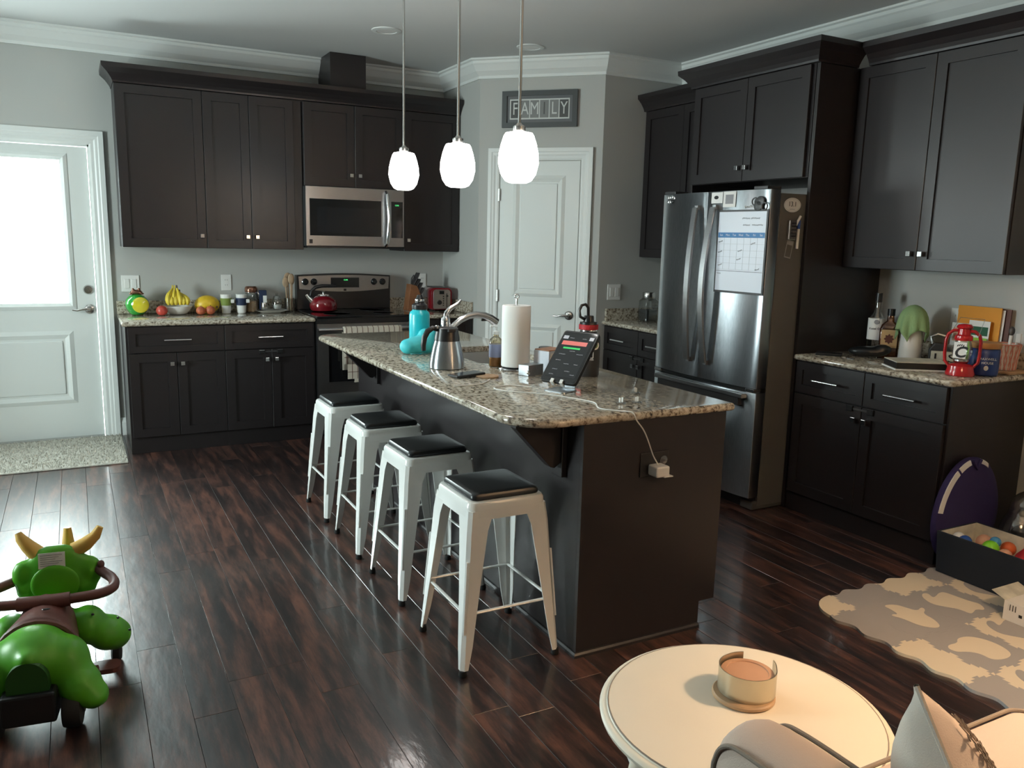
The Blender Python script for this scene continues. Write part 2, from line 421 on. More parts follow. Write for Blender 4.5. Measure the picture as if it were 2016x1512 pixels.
b = MB(); sweep(b, [(XL, YB), (XL, 0), (-1.152, 0)], base); struct(b.build('baseboard_left', 'trim'))

# windows on the left wall
for k, (a, c_) in enumerate(WINS):
    wn = bpy.data.objects.new('window_%d' % (k+1), None); C.objects.link(wn); struct(wn); wn.location = (XL, (a+c_)/2, 1.40)
    hw = (a-c_)/2
    MB().plate(rect(-hw, hw, -.75, .75), [rect(-hw+.05, hw-.05, -.70, -.02), rect(-hw+.05, hw-.05, .02, .70)], -.03, .03, RZ(PI/2) @ XZ).xf(TR(-.06, 0, 0)).build('window_frame', 'trim', wn)
    MB().plate(rect(-hw-.08, hw+.08, -.83, .83), [rect(-hw+.005, hw-.005, -.745, .745)], 0, .02, RZ(PI/2) @ XZ).build('casing', 'trim', wn)
    for z0, z1 in ((-.71, -.01), (.01, .71)): MB().box(-.065, -.06, -hw+.04, hw-.04, z0, z1).build('pane', 'pane', wn)

# ------------------------------------------------------------------ exterior door (door_1)
d1 = bpy.data.objects.new('door_1', None); C.objects.link(d1); struct(d1); d1.location = ((DX0+DX1)/2, 0, 0)
hw = (DX1-DX0)/2-.004
GX0, GX1 = -.895-d1.location.x, -.300-d1.location.x
b = MB(); b.plate(rect(-hw, hw, .012, 2.035), [rect(GX0, GX1, .955, 1.955)], -.065, -.025, XZ); b.build('slab', 'door_white', d1)
def frame_ring(b, x0, x1, z0, z1, w, y0, y1, y2):
    """raised moulding ring round a panel (front faces -Y)"""
    o = [(x0, z0), (x1, z0), (x1, z1), (x0, z1)]
    def lp(d, y): return [(x0+d, y, z0+d), (x1-d, y, z0+d), (x1-d, y, z1-d), (x0+d, y, z1-d)]
    return b.rings([lp(0, y0), lp(0, y1), lp(w*.5, y2), lp(w, y1), lp(w, y0), lp(0, y0)], False, False)
b = MB(); frame_ring(b, GX0-.03, GX1+.03, .925, 1.985, .045, .03, .02, .012); b.build('glass_frame', 'door_white', d1)
MB().box(GX0-.005, GX1+.005, .042, .048, .95, 1.96).build('pane', 'pane', d1)
b = MB(); frame_ring(b, GX0, GX1, .255, .775, .055, .03, .0245, .014); b.build('panel_moulding', 'door_white', d1)
MB().box(GX0+.07, GX1-.07, .017, .03, .325, .705).build('raised_panel', 'door_white', d1, bevel=.006)
def casing(name, x0, x1, zt, w, parent, M=None):
    pr_ = [(0, 0), (0, .010), (.012, .014), (.03, .014), (.04, .019), (.055, .020), (.062, .024), (w, .024), (w, 0)]
    rs = []
    for (px, pz, dx, dz) in ((x0, 0, -1, 0), (x0, zt, -1, 1), (x1, zt, 1, 1), (x1, 0, 1, 0)):
        rs.append([(px+dx*o, -h, pz+dz*o) for o, h in pr_])
    b = MB(); b.rings(rs)
    if M: b.xf(M)
    return b.build(name, 'trim', parent)
casing('casing', -hw-.012, hw+.012, 2.05, .092, d1)
MB().box(-hw-.012, -hw-.002, -.001, .11, 0, 2.05).box(hw+.002, hw+.012, -.001, .11, 0, 2.05).box(-hw-.012, hw+.012, -.001, .11, 2.038, 2.05).build('jamb', 'trim', d1)
MB().box(-hw-.01, hw+.01, -.03, .11, 0, .012).build('threshold', 'nickel', d1, bevel=.003)
def lever(parent, x, y, z, sgn, name='lever_handle'):
    b = MB(); b.lathe([(0, 0), (.034, 0), (.034, .004), (.028, .010), (.013, .012), (.012, .045), (.0, .046)], 20); b.xf(XZ); b.xf(TR(x, y, z)); h = b.build('handle_rose', 'nickel', parent, smooth=True)
    pts = [(x, y-.042, z), (x+sgn*.02, y-.048, z+.004), (x+sgn*.05, y-.048, z+.002), (x+sgn*.08, y-.046, z-.006), (x+sgn*.112, y-.044, z-.002)]
    MB().tube(pts, [.011, .011, .009, .008, .006], 10).build(name, 'nickel', parent, smooth=True)
lever(d1, -.186-d1.location.x, .025, .925, -1)
b = MB(); b.lathe([(0, 0), (.033, 0), (.033, .004), (.027, .012), (0, .014)], 20).xf(XZ).box(-.004, .004, -.026, -.012, -.014, .014).xf(TR(-.19-d1.location.x, .025, 1.062)); b.build('deadbolt', 'nickel', d1, smooth=True)

# ------------------------------------------------------------------ pantry door on the diagonal wall (door_2)
d2 = bpy.data.objects.new('door_2', None); C.objects.link(d2); struct(d2)
d2.location = (2.509, -.685, 0); d2.rotation_euler = (0, 0, -PI/4-.0066)
casing('casing', .170, .800, 2.065, .088, d2)
MB().box(.176, .794, -.008, .0, .01, 2.058).build('slab', 'door_white', d2, bevel=.002)
for z0, z1 in ((1.05, 1.955), (.22, .845)):
    b = MB(); frame_ring(b, .283, .687, z0, z1, .05, -.006, -.0085, -.018); b.build('panel_moulding', 'door_white', d2)
    MB().box(.343, .627, -.015, -.007, z0+.06, z1-.06).build('raised_panel', 'door_white', d2, bevel=.004)
lever(d2, .745, -.008, .92, -1)
for z in (.25, 1.05, 1.81): MB().box(.166, .178, -.026, -.006, z-.045, z+.045).build('hinge', 'nickel', d2)

# ------------------------------------------------------------------ cabinets
def shaker(b, x0, x1, z0, z1, yb, yf, fr=.058, dep=.010, M=None):
    """one shaker front: outer slab with a recessed panel; front faces -Y at yf"""
    def lp(d, y): return [(x0+d, y, z0+d), (x1-d, y, z0+d), (x1-d, y, z1-d), (x0+d, y, z1-d)]
    e = .0015
    b.rings([lp(0, yb), lp(0, yf+e), lp(e, yf), lp(fr, yf), lp(fr+.001, yf+dep), ])
    return b
def knob(parent, x, y, z):
    MB().lathe([(.005, 0), (.005, .012)], 10).xf(XZ).box(-.013, .013, -.026, -.012, -.013, .013).xf(TR(x, y, z)).build('knob', 'chrome', parent, bevel=.003)
def pull(parent, x0, x1, y, z):
    MB().tube([(x0-.01, y-.03, z), (x1+.01, y-.03, z)], .006, 10).tube([(x0+.018, y, z), (x0+.018, y-.03, z)], .0045, 8).tube([(x1-.018, y, z), (x1-.018, y-.03, z)], .0045, 8).build('bar_pull', 'chrome', parent, smooth=True)
G = .0018
def base_cab(label, loc, rz, wd, doors, drawers, depth=.61, group='base cabinets', top=H-.03, toe=False, knobs=True):
    t = thing('base_cabinet', label, 'cabinet', loc, rz, group); t.location += RZ(rz) @ Vector((0, -.0025, 0))
    if toe: MB().plate([(0, 0), (0, top), (depth, top), (depth, .105), (depth-.075, .105), (depth-.075, 0)], [], 0, wd, Matrix(((0, 0, 1, 0), (-1, 0, 0, 0), (0, 1, 0, 0), (0, 0, 0, 1)))).build('body', 'cabinet', t)
    else: MB().box(0, wd, -depth, 0, 0, top).build('body', 'cabinet', t, bevel=.001)
    zd = .683
    yf, yb = -depth-.02, -depth-.0005
    for (a, c_) in drawers:
        d = shaker(MB(), a+G, c_-G, zd, .855, yb, yf, .045).build('drawer', 'cabinet', t)
        m = (a+c_)/2; pull(d, m-.075, m+.075, yf, .766)
    for (a, c_, kx) in doors:
        d = shaker(MB(), a+G, c_-G, .112, zd-.006, yb, yf).build('door', 'cabinet', t)
        if kx: knob(d, a+.033 if kx < 0 else c_-.033, yf, .606)
    return t
def upper_cab(label, loc, rz, wd, z0, z1, doors, depth=.32, group='upper cabinets', kz=None):
    t = thing('upper_cabinet', label, 'cabinet', (loc[0], loc[1], z0), rz, group); t.location += RZ(rz) @ Vector((0, -.0025, 0))
    MB().box(0, wd, -depth, 0, 0, z1-z0).build('body', 'cabinet', t, bevel=.001)
    for (a, c_, kx) in doors:
        d = shaker(MB(), a+G, c_-G, .002, z1-z0-.004, -depth-.0005, -depth-.02).build('door', 'cabinet', t)
        if kx: knob(d, a+.033 if kx < 0 else c_-.033, -depth-.02, (kz or .085))
    return t
ZU0, ZU1 = 1.3688, 2.43
base_cab('dark base cabinet beside the exterior door, under the fruit bowl', (0, 0, 0), 0, .618, [(.012, .308, 1), (.308, .618, -1)], [(.012, .618)])
base_cab('dark base cabinet between the stove and the fruit bowl cabinet, under the travel cups', (.618, 0, 0), 0, .626, [(.0, .312, 1), (.312, .612, -1)], [(0, .612)])
base_cab('narrow dark base cabinet right of the stove, under the toaster', (2.012, 0, 0), 0, .494, [(.0, .48, -1)], [(0, .48)])
upper_cab('tall single-door upper cabinet nearest the exterior door', (.029, 0), 0, .541, ZU0, ZU1, [(0, .541, 1)])
upper_cab('two-door upper cabinet left of the microwave', (.570, 0), 0, .679, ZU0, ZU1, [(0, .3085, 1), (.3085, .619, -1)])
upper_cab('short two-door cabinet directly above the microwave', (1.257, 0), 0, .773, 1.834, ZU1, [(.002, .386, 1), (.386, .771, -1)], kz=.088)
upper_cab('single-door upper cabinet right of the microwave', (2.031, 0), 0, .470, ZU0, ZU1, [(0, .470, -1)])
RR = -PI/2
base_cab('small dark base cabinet between pantry wall and refrigerator', (XR, -1.366, 0), RR, .90, [(.02, .45, 1), (.45, .88, -1)], [(.02, .45), (.45, .88)])
upper_cab('small upper cabinet between pantry wall and refrigerator', (XR, -1.39), RR, .875, ZU0, ZU1, [(.0, .435, 1), (.435, .873, -1)])
base_cab('dark base cabinet right of the refrigerator, under the red lantern', (XR, -3.262, 0), RR, .925, [(.012, .462, 1), (.462, .912, -1)], [(.012, .462), (.462, .912)])
upper_cab('large two-door upper cabinet at the far right', (XR, -3.262), RR, .925, ZU0, ZU1, [(.015, .467, 1), (.467, .922, -1)])
# fridge surround: deep cabinet, side panels
t = upper_cab('deep two-door cabinet above the refrigerator', (XR, -2.292), RR, .94, 1.845, ZU1, [(.0, .462, 1), (.462, .924, -1)], depth=.621, kz=.078)
tag(MB().box(3.2525, XR, -3.258, -3.236, 0, ZU1).build('cabinet_side_panel', 'cabinet', bevel=.001), 'tall dark panel on the right side of the refrigerator', 'cabinet panel')
tag(MB().box(3.2525, XR, -2.290, -2.270, 0, ZU1).build('cabinet_side_panel', 'cabinet', bevel=.001), 'tall dark panel on the left side of the refrigerator', 'cabinet panel')
# cabinet crowns
cc = [(-.03, ZU1+.001), (.004, ZU1+.001), (.006, ZU1+.012), (.016, ZU1+.03), (.034, ZU1+.055), (.058, ZU1+.078), (.066, ZU1+.085), (.068, ZU1+.112), (-.03, ZU1+.112)]
def cab_crown(path, label):
    b = MB(); sweep(b, path, cc); return tag(b.build('crown_moulding', 'cabinet'), label, 'moulding', 'dark crown mouldings on the cabinets')
cab_crown([(.029, -.005), (.029, -.341), (2.501, -.341)][::1], 'dark crown moulding along the upper cabinets over the microwave')
# the path runs with the room on its right, so these go from back to front
cab_crown([(3.533, -1.368), (3.533, -2.192)], 'short dark crown moulding on the small cabinet left of the refrigerator cabinet')
cab_crown([(XR-.005, -2.264), (3.229, -2.264), (3.229, -3.262), (XR-.342, -3.262)], 'dark crown moulding round the cabinet over the refrigerator')
cab_crown([(3.533, -3.332), (3.533, -4.189), (XR-.005, -4.189)], 'dark crown moulding along the upper cabinet at the far right')
tag(MB().box(1.466, 1.735, -.335, -.004, ZU1+.114, ZC-.001).build('duct_cover', 'cabinet', bevel=.001), 'dark square vent duct cover rising from cabinet top to ceiling', 'duct cover')
MB_shoe = MB()
# ------------------------------------------------------------------ countertops
def slab(name, x0, x1, y0, y1, z1, th, r, holes, m, parent=None, bull=.011):
    b = MB(); n = 8
    rr = r if isinstance(r, (list, tuple)) else [r]*4
    prof = [(bull, 0), (bull*.35, bull*.35), (0, bull), (0, th-bull), (bull*.35, th-bull*.35), (bull, th)]
    rs = []
    for d, h in prof: rs.append([(x, y, z1-th+h) for x, y in rrect(x0+d, x1-d, y0+d, y1-d, [max(q-d, .0008) for q in rr], n)])
    b.rings(rs, False, False)
    for z, top in ((z1, True), (z1-th, False)):
        bm = bmesh.new(); E = []
        loops = [rrect(x0+bull, x1-bull, y0+bull, y1-bull, [max(q-bull, .0008) for q in rr], n)]+holes
        for lp in loops:
            vs = [bm.verts.new((x, y, z)) for x, y in lp]
            for i in range(len(vs)): E.append(bm.edges.new((vs[i], vs[(i+1) % len(vs)])))
        bmesh.ops.triangle_fill(bm, edges=E, use_beauty=True)
        me = bpy.data.meshes.new('t'); bm.to_mesh(me); bm.free(); b.bm.from_mesh(me); bpy.data.meshes.remove(me)
    for lp in holes: b.rings([[(x, y, z1-th) for x, y in lp], [(x, y, z1) for x, y in lp]], False, False)
    bmesh.ops.remove_doubles(b.bm, verts=b.bm.verts, dist=.00005)
    return b.build(name, m, parent, smooth=True)
TH = .030
def counter(label, x0, x1, y0, y1, r, splash):
    t = thing('countertop', label, 'countertop', ((x0+x1)/2, (y0+y1)/2, H-TH))
    l = t.location
    slab('slab', x0-l.x, x1-l.x, y0-l.y, y1-l.y, TH, TH, r, [], 'granite', t)
    for q in splash: MB().box(q[0]-l.x, q[1]-l.x, q[2]-l.y, q[3]-l.y, TH, TH+.092).build('backsplash', 'granite', t, bevel=.003)
    return t
counter('granite countertop with the fruit bowl, left of the stove', -.02, 1.246, -.645, -.001, .008, [(-.018, 1.244, -.022, -.002)])
counter('short granite countertop right of the stove, under the toaster', 2.012, 2.507, -.645, -.001, .006, [(2.014, 2.484, -.022, -.002), (2.485, 2.506, -.62, -.002)])
counter('granite countertop between pantry wall and refrigerator', XR-.645, XR-.001, -2.268, -1.366, .006, [(XR-.022, XR-.002, -2.26, -1.39), (XR-.62, XR-.002, -1.389, -1.367)])
counter('granite countertop right of the refrigerator, holding the red lantern', XR-.645, XR-.001, -4.207, -3.26, (.03, .004, .004, .004), [(XR-.022, XR-.002, -4.2, -3.262)])

# ------------------------------------------------------------------ island
IX0, IX1, IY0, IY1 = .980, 1.9105, -4.2213, -1.610
BX0, BX1 = 1.247, 1.886
isl = thing('kitchen_island', 'dark kitchen island base with white stools along its left side', 'kitchen island', (BX0, -4.198, 0))
Lx, Ly = BX1-BX0, 2.55
b = MB(); b.plate([(0, 0), (Lx-.075, 0), (Lx-.075, .105), (Lx, .105), (Lx, H-TH), (0, H-TH)], [], 0, .02, XZ).xf(TR(0, .02, 0)); b.build('end_panel', 'cabinet', isl)
b = MB(); b.plate([(0, 0), (Lx-.075, 0), (Lx-.075, .105), (Lx, .105), (Lx, H-TH), (0, H-TH)], [], 0, .02, XZ).xf(TR(0, Ly, 0)); b.build('end_panel', 'cabinet', isl)
MB().box(0, .02, .0205, Ly-.0205, 0, H-TH).build('back_panel', 'cabinet', isl)
b = MB(); b.plate([(.0205, 0), (Lx-.08, 0), (Lx-.08, .105), (Lx, .105), (Lx, .62), (.0205, .62)], [], 0, Ly-.041, XZ).xf(TR(0, Ly-.0205, 0)); b.build('body', 'cabinet', isl)
MB().box(Lx-.03, Lx, .0205, Ly-.0205, .621, H-TH).build('face_rail', 'cabinet', isl)
sh = [(-.002, 0), (.012, 0), (.011, .010), (.006, .017), (-.002, .019)]
b = MB(); sweep(b, [(0, Ly), (0, 0), (Lx-.075, 0)][::-1], [(-o, z) for o, z in sh]); b.build('shoe_moulding', 'cabinet', isl)
M2 = RZ(PI/2)
n = 4; dw = (Ly-.04)/n
for k in range(n):      # fronts on the sink side, seen edge-on; they face +X
    a, c_ = .02+k*dw, .02+(k+1)*dw
    d = shaker(MB(), a, c_-.004, .112, .675, 0, -.02).xf(TR(Lx, 0, 0) @ M2).build('door', 'cabinet', isl)
    MB().box(-.013, .013, -.046, -.02, -.013, .013).xf(TR(Lx, 0, 0) @ M2 @ TR(a+.04 if k % 2 else c_-.04, 0, .606)).build('knob', 'chrome', d, bevel=.003)
    d = shaker(MB(), a, c_-.004, .683, .855, 0, -.02, .045).xf(TR(Lx, 0, 0) @ M2).build('drawer', 'cabinet', isl)
    MB().tube([((a+c_)/2-.08, -.05, .766), ((a+c_)/2+.08, -.05, .766)], .006, 8).xf(TR(Lx, 0, 0) @ M2).build('bar_pull', 'chrome', d)
def corbel(y):
    y -= isl.location.y
    MB().box(-.022, -.0005, y-.035, y+.035, H-TH-.215, H-TH-.001).build('corbel_backplate', 'cabinet', isl, bevel=.002)
    p = [(-.0225, H-TH-.001), (-.205, H-TH-.001), (-.205, H-TH-.022), (-.060, H-TH-.175), (-.045, H-TH-.18), (-.0225, H-TH-.165)]
    MB().plate(p, [], -.024, .024, XZ).xf(TR(0, y, 0)).build('corbel', 'cabinet', isl, bevel=.0015)
corbel(-4.06); corbel(-2.03)
SX0, SX1, SY0, SY1 = 1.425, 1.815, -3.02, -2.43
top = thing('island_countertop', 'large speckled granite island countertop with one rounded overhang', 'countertop', ((IX0+IX1)/2, (IY0+IY1)/2, H-TH))
l = top.location
slab('slab', IX0-l.x, IX1-l.x, IY0-l.y, IY1-l.y, TH, TH, (.17, .012, .012, .14), [rrect(SX0-l.x, SX1-l.x, SY0-l.y, SY1-l.y, .05, 5)[::-1]], 'granite', top)
# sink hangs in the cut-out
snk = thing('kitchen_sink', 'stainless steel undermount sink set into the island', 'sink', ((SX0+SX1)/2, (SY0+SY1)/2, H-TH-.2))
hx, hy = (SX1-SX0)/2, (SY1-SY0)/2
def rr3(x, y, r, z): return [(p, q, z) for p, q in rrect(-x, x, -y, y, r, 5)]
MB().rings([rr3(hx+.02, hy+.02, .06, .1985), rr3(hx-.002, hy-.002, .05, .1985), rr3(hx-.004, hy-.004, .05, .04), rr3(hx-.03, hy-.03, .05, .012), rr3(.05, .05, .05, .006)], False, True).build('basin', 'sink_steel', snk, smooth=True)
MB().lathe([(.042, .007), (.042, .010), (.03, .011), (.028, .008)], 18).build('drain', 'chrome', snk, smooth=True)

# faucet
fa = thing('kitchen_faucet', 'arched chrome faucet with upright lever, behind the steel carafe', 'faucet', (1.365, -2.72, H))
MB().lathe([(.030, 0), (.030, .008), (.024, .014), (.022, .12), (.024, .155), (.022, .19), (.012, .205), (0, .206)], 20).build('body', 'chrome', fa, smooth=True)
MB().tube([(0, 0, .20), (.005, 0, .218), (.022, .0, .238), (.045, .0, .250), (.065, 0, .262), (.082, 0, .282)], [.011, .014, .013, .011, .010, .007], 12, flat=.75).build('lever', 'chrome', fa, smooth=True)
sp = MB().tube([(.012, 0, .115), (.04, 0, .150), (.08, 0, .180), (.125, 0, .200), (.17, 0, .206), (.215, 0, .200), (.25, 0, .186), (.285, 0, .163)], [.014, .015, .016, .017, .0175, .019, .021, .023], 16).build('spout', 'chrome', fa, smooth=True)
MB().box(.20, .235, -.006, .006, .172, .182).build('spray_button', 'black_plastic', sp, bevel=.003)

# ------------------------------------------------------------------ range, microwave
rg = thing('stove', 'black and stainless freestanding stove between the base cabinets', 'stove', (1.250, 0, 0))
W = .759
MB().box(0, W, -.62, -.03, .02, .885).build('body', 'dark_gray', rg)
MB().box(-.001, W+.001, -.66, -.085, .886, .902).build('cooktop', 'black_gloss', rg, bevel=.004)
for (x, y, r) in ((.20, -.48, .10), (.56, -.48, .08), (.20, -.22, .08), (.56, -.22, .10)):
    MB().lathe([(r, .9022), (r, .9026), (r-.004, .9028), (r-.004, .9022)], 32, (x, y, 0)).build('burner_ring', 'dark_gray', rg)
d = MB().plate(rect(.002, W-.002, .255, .845), [rect(.085, W-.085, .415, .69)], 0, .03, XZ).xf(TR(0, -.625, 0)).build('oven_door', 'brushed_steel_h', rg, bevel=.0)
MB().box(.084, W-.084, -.647, -.63, .414, .691).build('oven_window', 'black_gloss', d)
MB().tube([(.0, -.70, .805), (W, -.70, .805)], .013, 10, flat=1.25).box(.02, .05, -.70, -.655, .795, .815).box(W-.05, W-.02, -.70, -.655, .795, .815).build('oven_handle', 'brushed_steel_h', d, smooth=True)
MB().box(.002, W-.002, -.655, -.62, .848, .884).build('vent_strip', 'black_plastic', rg)
MB().box(.002, W-.002, -.655, -.62, .06, .25).build('storage_drawer', 'brushed_steel_h', rg, bevel=.003)
MB().box(.03, W-.03, -.58, -.05, 0, .02).build('toe_base', 'black_plastic', rg)
# backguard
arc = []
for k in range(13):
    u_ = k/12; arc.append((.0+u_*W, 1.168+.014*math.sin(PI*u_)))
MB().plate([(0, .903), (W, .903)]+arc[::-1], [], 0, .075, XZ).xf(TR(0, -.005, 0)).build('backguard', 'black_plastic', rg, bevel=.003)
cp = [(.012+k/12*(W-.024), 1.158+.013*math.sin(PI*k/12)) for k in range(13)]
cpb = [(.018+k/12*(W-.036), 1.062-.022*math.sin(PI*k/12)) for k in range(13)]
pn = MB().plate(cpb+cp[::-1], [], 0, .006, XZ).xf(TR(0, -.0805, 0)).build('control_panel', 'brushed_steel_h', rg)
MB().box(.265, .495, -.0875, -.0868, 1.072, 1.150).build('display', 'black_gloss', pn)
text('clock_digits', '12:06', .016, (.385, -.0878, 1.132), FRONT, 'led_green', pn)
MB().box(.368, .390, -.0875, -.0868, 1.045, 1.062).build('badge', 'black_plastic', pn)
for x in (.062, .130, .618, .690): MB().lathe([(.026, 0), (.026, .006), (.021, .010), (.019, .028), (.015, .032), (0, .032)], 18).xf(TR(x, -.0868, 1.118) @ XZ).build('burner_knob', 'black_gloss', pn, smooth=True)

mw = thing('microwave', 'stainless over-the-range microwave with black glass door', 'microwave', (1.251, 0, 1.397))
MB().box(0, W, -.375, -.002, 0, .434).build('body', 'dark_gray', mw)
MB().box(.0, W, -.40, -.3755, .002, .434).build('front', 'brushed_steel_h', mw, bevel=.003)
MB().box(.028, .575, -.4025, -.4005, .078, .345).build('door_glass', 'black_gloss', mw)
MB().box(.082, .535, -.4035, -.4027, .100, .285).build('door_window', 'screen_dark', mw)
MB().box(.655, .748, -.4025, -.4005, .072, .345).build('keypad', 'black_gloss', mw)
text('clock_digits', '12:06', .015, (.700, -.403, .318), FRONT, 'led_green', mw)
MB().box(.022, .046, -.4025, -.4005, .020, .050).build('badge', 'black_plastic', mw)
MB().tube([(.612, -.40, .012), (.612, -.43, .03), (.618, -.444, .12), (.622, -.448, .21), (.618, -.444, .30), (.612, -.43, .395), (.612, -.40, .413)], .014, 10).build('handle', 'chrome', mw, smooth=True)
MB().box(.01, W-.01, -.39, -.05, -.012, -.0005).build('vent_grille', 'black_plastic', mw)
# towel on the oven handle
tw = thing('dish_towel', 'cream dish towel with dark check stripes over the oven handle', 'towel', (1.25, -.70, .805))
def towel_sheet(x0, x1, dz, y, drop):
    b = MB(); R = []
    prof = [(.0185+y, -.30), (.0185+y, -.02), (.013+y, .012), (0, .0185+y), (-.013-y, .012), (-.0185-y, -.02), (-.020-y, -drop*.5), (-.0215-y, -drop)]
    m = 24; rs = []
    for k in range(m+1):
        u_ = k/m; x = x0+(x1-x0)*u_; wv = .0015*math.sin(u_*19)
        rs.append([(x, py+(wv if pz < -.05 else 0), pz) for py, pz in prof])
    b.rings(rs, closed=False); 
    return b
t1 = towel_sheet(.178, .625, 0, .004, .25).build('cloth', 'towel', tw, smooth=True)
md = t1.modifiers.new('s', 'SOLIDIFY'); md.thickness = .002; md.offset = 0
t2 = MB(); t2.box(.205, .598, -.0222, -.0202, -.362, -.05); t2.box(.255, .292, -.0222, -.0202, -.388, -.362); t2.build('lower_layer', 'towel', tw)
xs = [.178+.447*(k+.5)/11 for k in range(11)]
for x in xs: towel_sheet(x-.0022, x+.0022, 0, .0058, .249).build('stripe', 'towel_stripe', t1)
for z in (-.06, -.13, -.20): MB().box(.179, .624, -.0292, -.0282, z-.002, z+.002).build('stripe', 'towel_stripe', t1)
for x in xs[1:-1]: MB().box(x-.002, x+.002, -.0228, -.0223, -.361, -.25).build('stripe', 'towel_stripe', t1)
MB().box(.205, .598, -.0229, -.0223, -.312, -.308).build('stripe', 'towel_stripe', t1)

# kettle
kt = thing('kettle', 'dark red enamel kettle with black handle on the stove', 'kettle', (1.41, -.25, .9030))
MB().lathe([(.075, 0), (.095, .008), (.106, .035), (.105, .06), (.092, .09), (.06, .112), (.045, .118), (0, .118)], 28).build('body', 'red_enamel', kt, smooth=True)
MB().lathe([(.046, .1185), (.044, .125), (.02, .130), (.008, .131), (.008, .142), (.014, .148), (0, .153)], 20).build('lid', 'chrome', kt, smooth=True)
MB().tube([(-.085, 0, .075), (-.115, 0, .105), (-.128, 0, .125)], [.024, .016, .012], 12).build('spout', 'chrome', kt, smooth=True)
MB().tube([(-.098, 0, .118), (-.09, 0, .155), (-.06, 0, .182), (-.01, 0, .192), (.05, 0, .192), (.10, 0, .188)], [.011, .013, .014, .014, .013, .009], 10).build('handle', 'black_plastic', kt, smooth=True)

# ------------------------------------------------------------------ refrigerator
FX, FY0, FY1 = 2.984, -2.3398, -3.2370
fr = thing('refrigerator', 'stainless french-door refrigerator with magnets and a wall calendar', 'refrigerator', (FX, FY0, 0), RR)
FW = FY0-FY1                      # local x 0..FW goes towards the camera; front faces local -Y; y=0 is the door face
MB().box(.004, FW-.004, .085, .86, .02, 1.755).build('body', 'gray_body', fr, bevel=.004)
MB().box(.02, FW-.02, .06, .12, .0, .075).build('kick_grille', 'dark_gray', fr)
MB().box(FW-.10, FW-.006, .045, .86, .0, .05).build('leg_cover', 'gray_body', fr, bevel=.008)
def fdoor(name, a, c_, z0, z1, parent=None):
    """bowed door panel"""
    bow = .026; n = 10; f = []; 
    for k in range(n+1):
        x = a+(c_-a)*k/n; u_ = (x/FW-.5)*2; f.append((x, -bow*(1-u_*u_)+.010*(abs(u_)**6)))
    o = [(a, .08)]+f+[(c_, .08)]
    return MB().plate(o[::-1], [], z0, z1).build(name, 'brushed_steel', parent or fr, bevel=.0025, smooth=True)
ZD = .6966
dl = fdoor('door', .001, FW/2-.0025, ZD+.004, 1.772); dr = fdoor('door', FW/2+.0025, FW-.001, ZD+.004, 1.772)
dz = fdoor('freezer_drawer', .001, FW-.001, .078, ZD-.020)
def bowy(x):
    u_ = (x/FW-.5)*2; return -.026*(1-u_*u_)+.010*abs(u_)**6
for x, par, xm in ((.385, dl, -.012), (.512, dr, .012)):
    pts = []; 
    for k in range(15):
        u_ = k/14; z = .80+u_*.885; out = .028+.042*math.sin(PI*u_)
        pts.append((x+xm*(1-math.sin(PI*u_)), bowy(x)-out, z))
    b = MB(); rs = []
    for p in pts: rs.append([(p[0]-.021, p[1]+.004, p[2]), (p[0]-.019, p[1]-.006, p[2]), (p[0]+.019, p[1]-.006, p[2]), (p[0]+.021, p[1]+.004, p[2]), (p[0]+.014, p[1]+.014, p[2]), (p[0]-.014, p[1]+.014, p[2])])
    b.rings(rs)
    for q in (pts[0], pts[-1]): b.box(q[0]-.012, q[0]+.012, q[1]+.008, bowy(x)+.004, q[2]-.012, q[2]+.012)
    b.build('handle', 'brushed_steel_h', par, smooth=True)
MB().box(.06, FW-.06, -.040, .0, ZD-.055, ZD-.028).build('drawer_lip', 'brushed_steel_h', dz, bevel=.004)
MB().box(.09, FW-.09, -.034, -.0, ZD-.098, ZD-.056).build('drawer_grip', 'dark_gray', dz)
MB().box(.05, FW-.05, .01, .07, ZD-.019, ZD+.003).build('gap_seal', 'black_rubber', fr)
for x in (.02, FW-.12): MB().box(x, x+.10, .0, .10, 1.7725, 1.79).build('hinge_cover', 'dark_gray', fr, bevel=.003)
for x in (.01, FW-.075): MB().box(x, x+.065, -.002, .05, ZD-.018, ZD+.002).build('hinge', 'chrome', fr, bevel=.002)
# items on the refrigerator (each its own thing), placed in the fridge frame through its matrix
FM = Matrix.Translation(fr.location) @ RZ(RR)
def on_fridge(name, label, cat, x, z, group=None, off=.0):
    t = thing(name, label, cat, FM @ Vector((x, bowy(x)-off, z)), 0, group)
    u_ = (x/FW-.5)*2; ang = math.atan(.026*2*u_*2/FW)       # follow the bow of the door
    t.rotation_euler = (0, 0, RR+ang); return t
cal = on_fridge('wall_calendar', 'white monthly planner with blue header on the right fridge door', 'calendar', .728, 1.225, off=.0035)
MB().box(-.178, .178, -.003, .0, -.012, .442).build('backing', 'dark_gray', cal)
MB().box(-.168, .168, -.0042, -.0031, .0, .432).build('sheet', 'cal_white', cal)
MB().box(-.166, .166, -.0050, -.0043, .292, .320).build('header_band', 'cal_blue', cal)
for k in range(6): MB().box(-.166, .166, -.0048, -.0043, .118+k*.029*1.2-.0004, .118+k*.029*1.2+.0004).build('rule_line', 'paper_print', cal)
for k in range(1, 7): MB().box(-.166+k*.0474-.0003, -.166+k*.0474+.0003, -.0048, -.0043, .118, .292).build('rule_line', 'paper_print', cal)
MB().box(-.166, .166, -.0048, -.0043, .1085, .1105).build('rule_line', 'ink', cal)
for k, dname in enumerate(('Sun', 'Mon', 'Tue', 'Wed', 'Thu', 'Fri', 'Sat')): text('day_name', dname, .016, (-.142+k*.0474, -.0052, .306), FRONT, 'cal_white', cal)
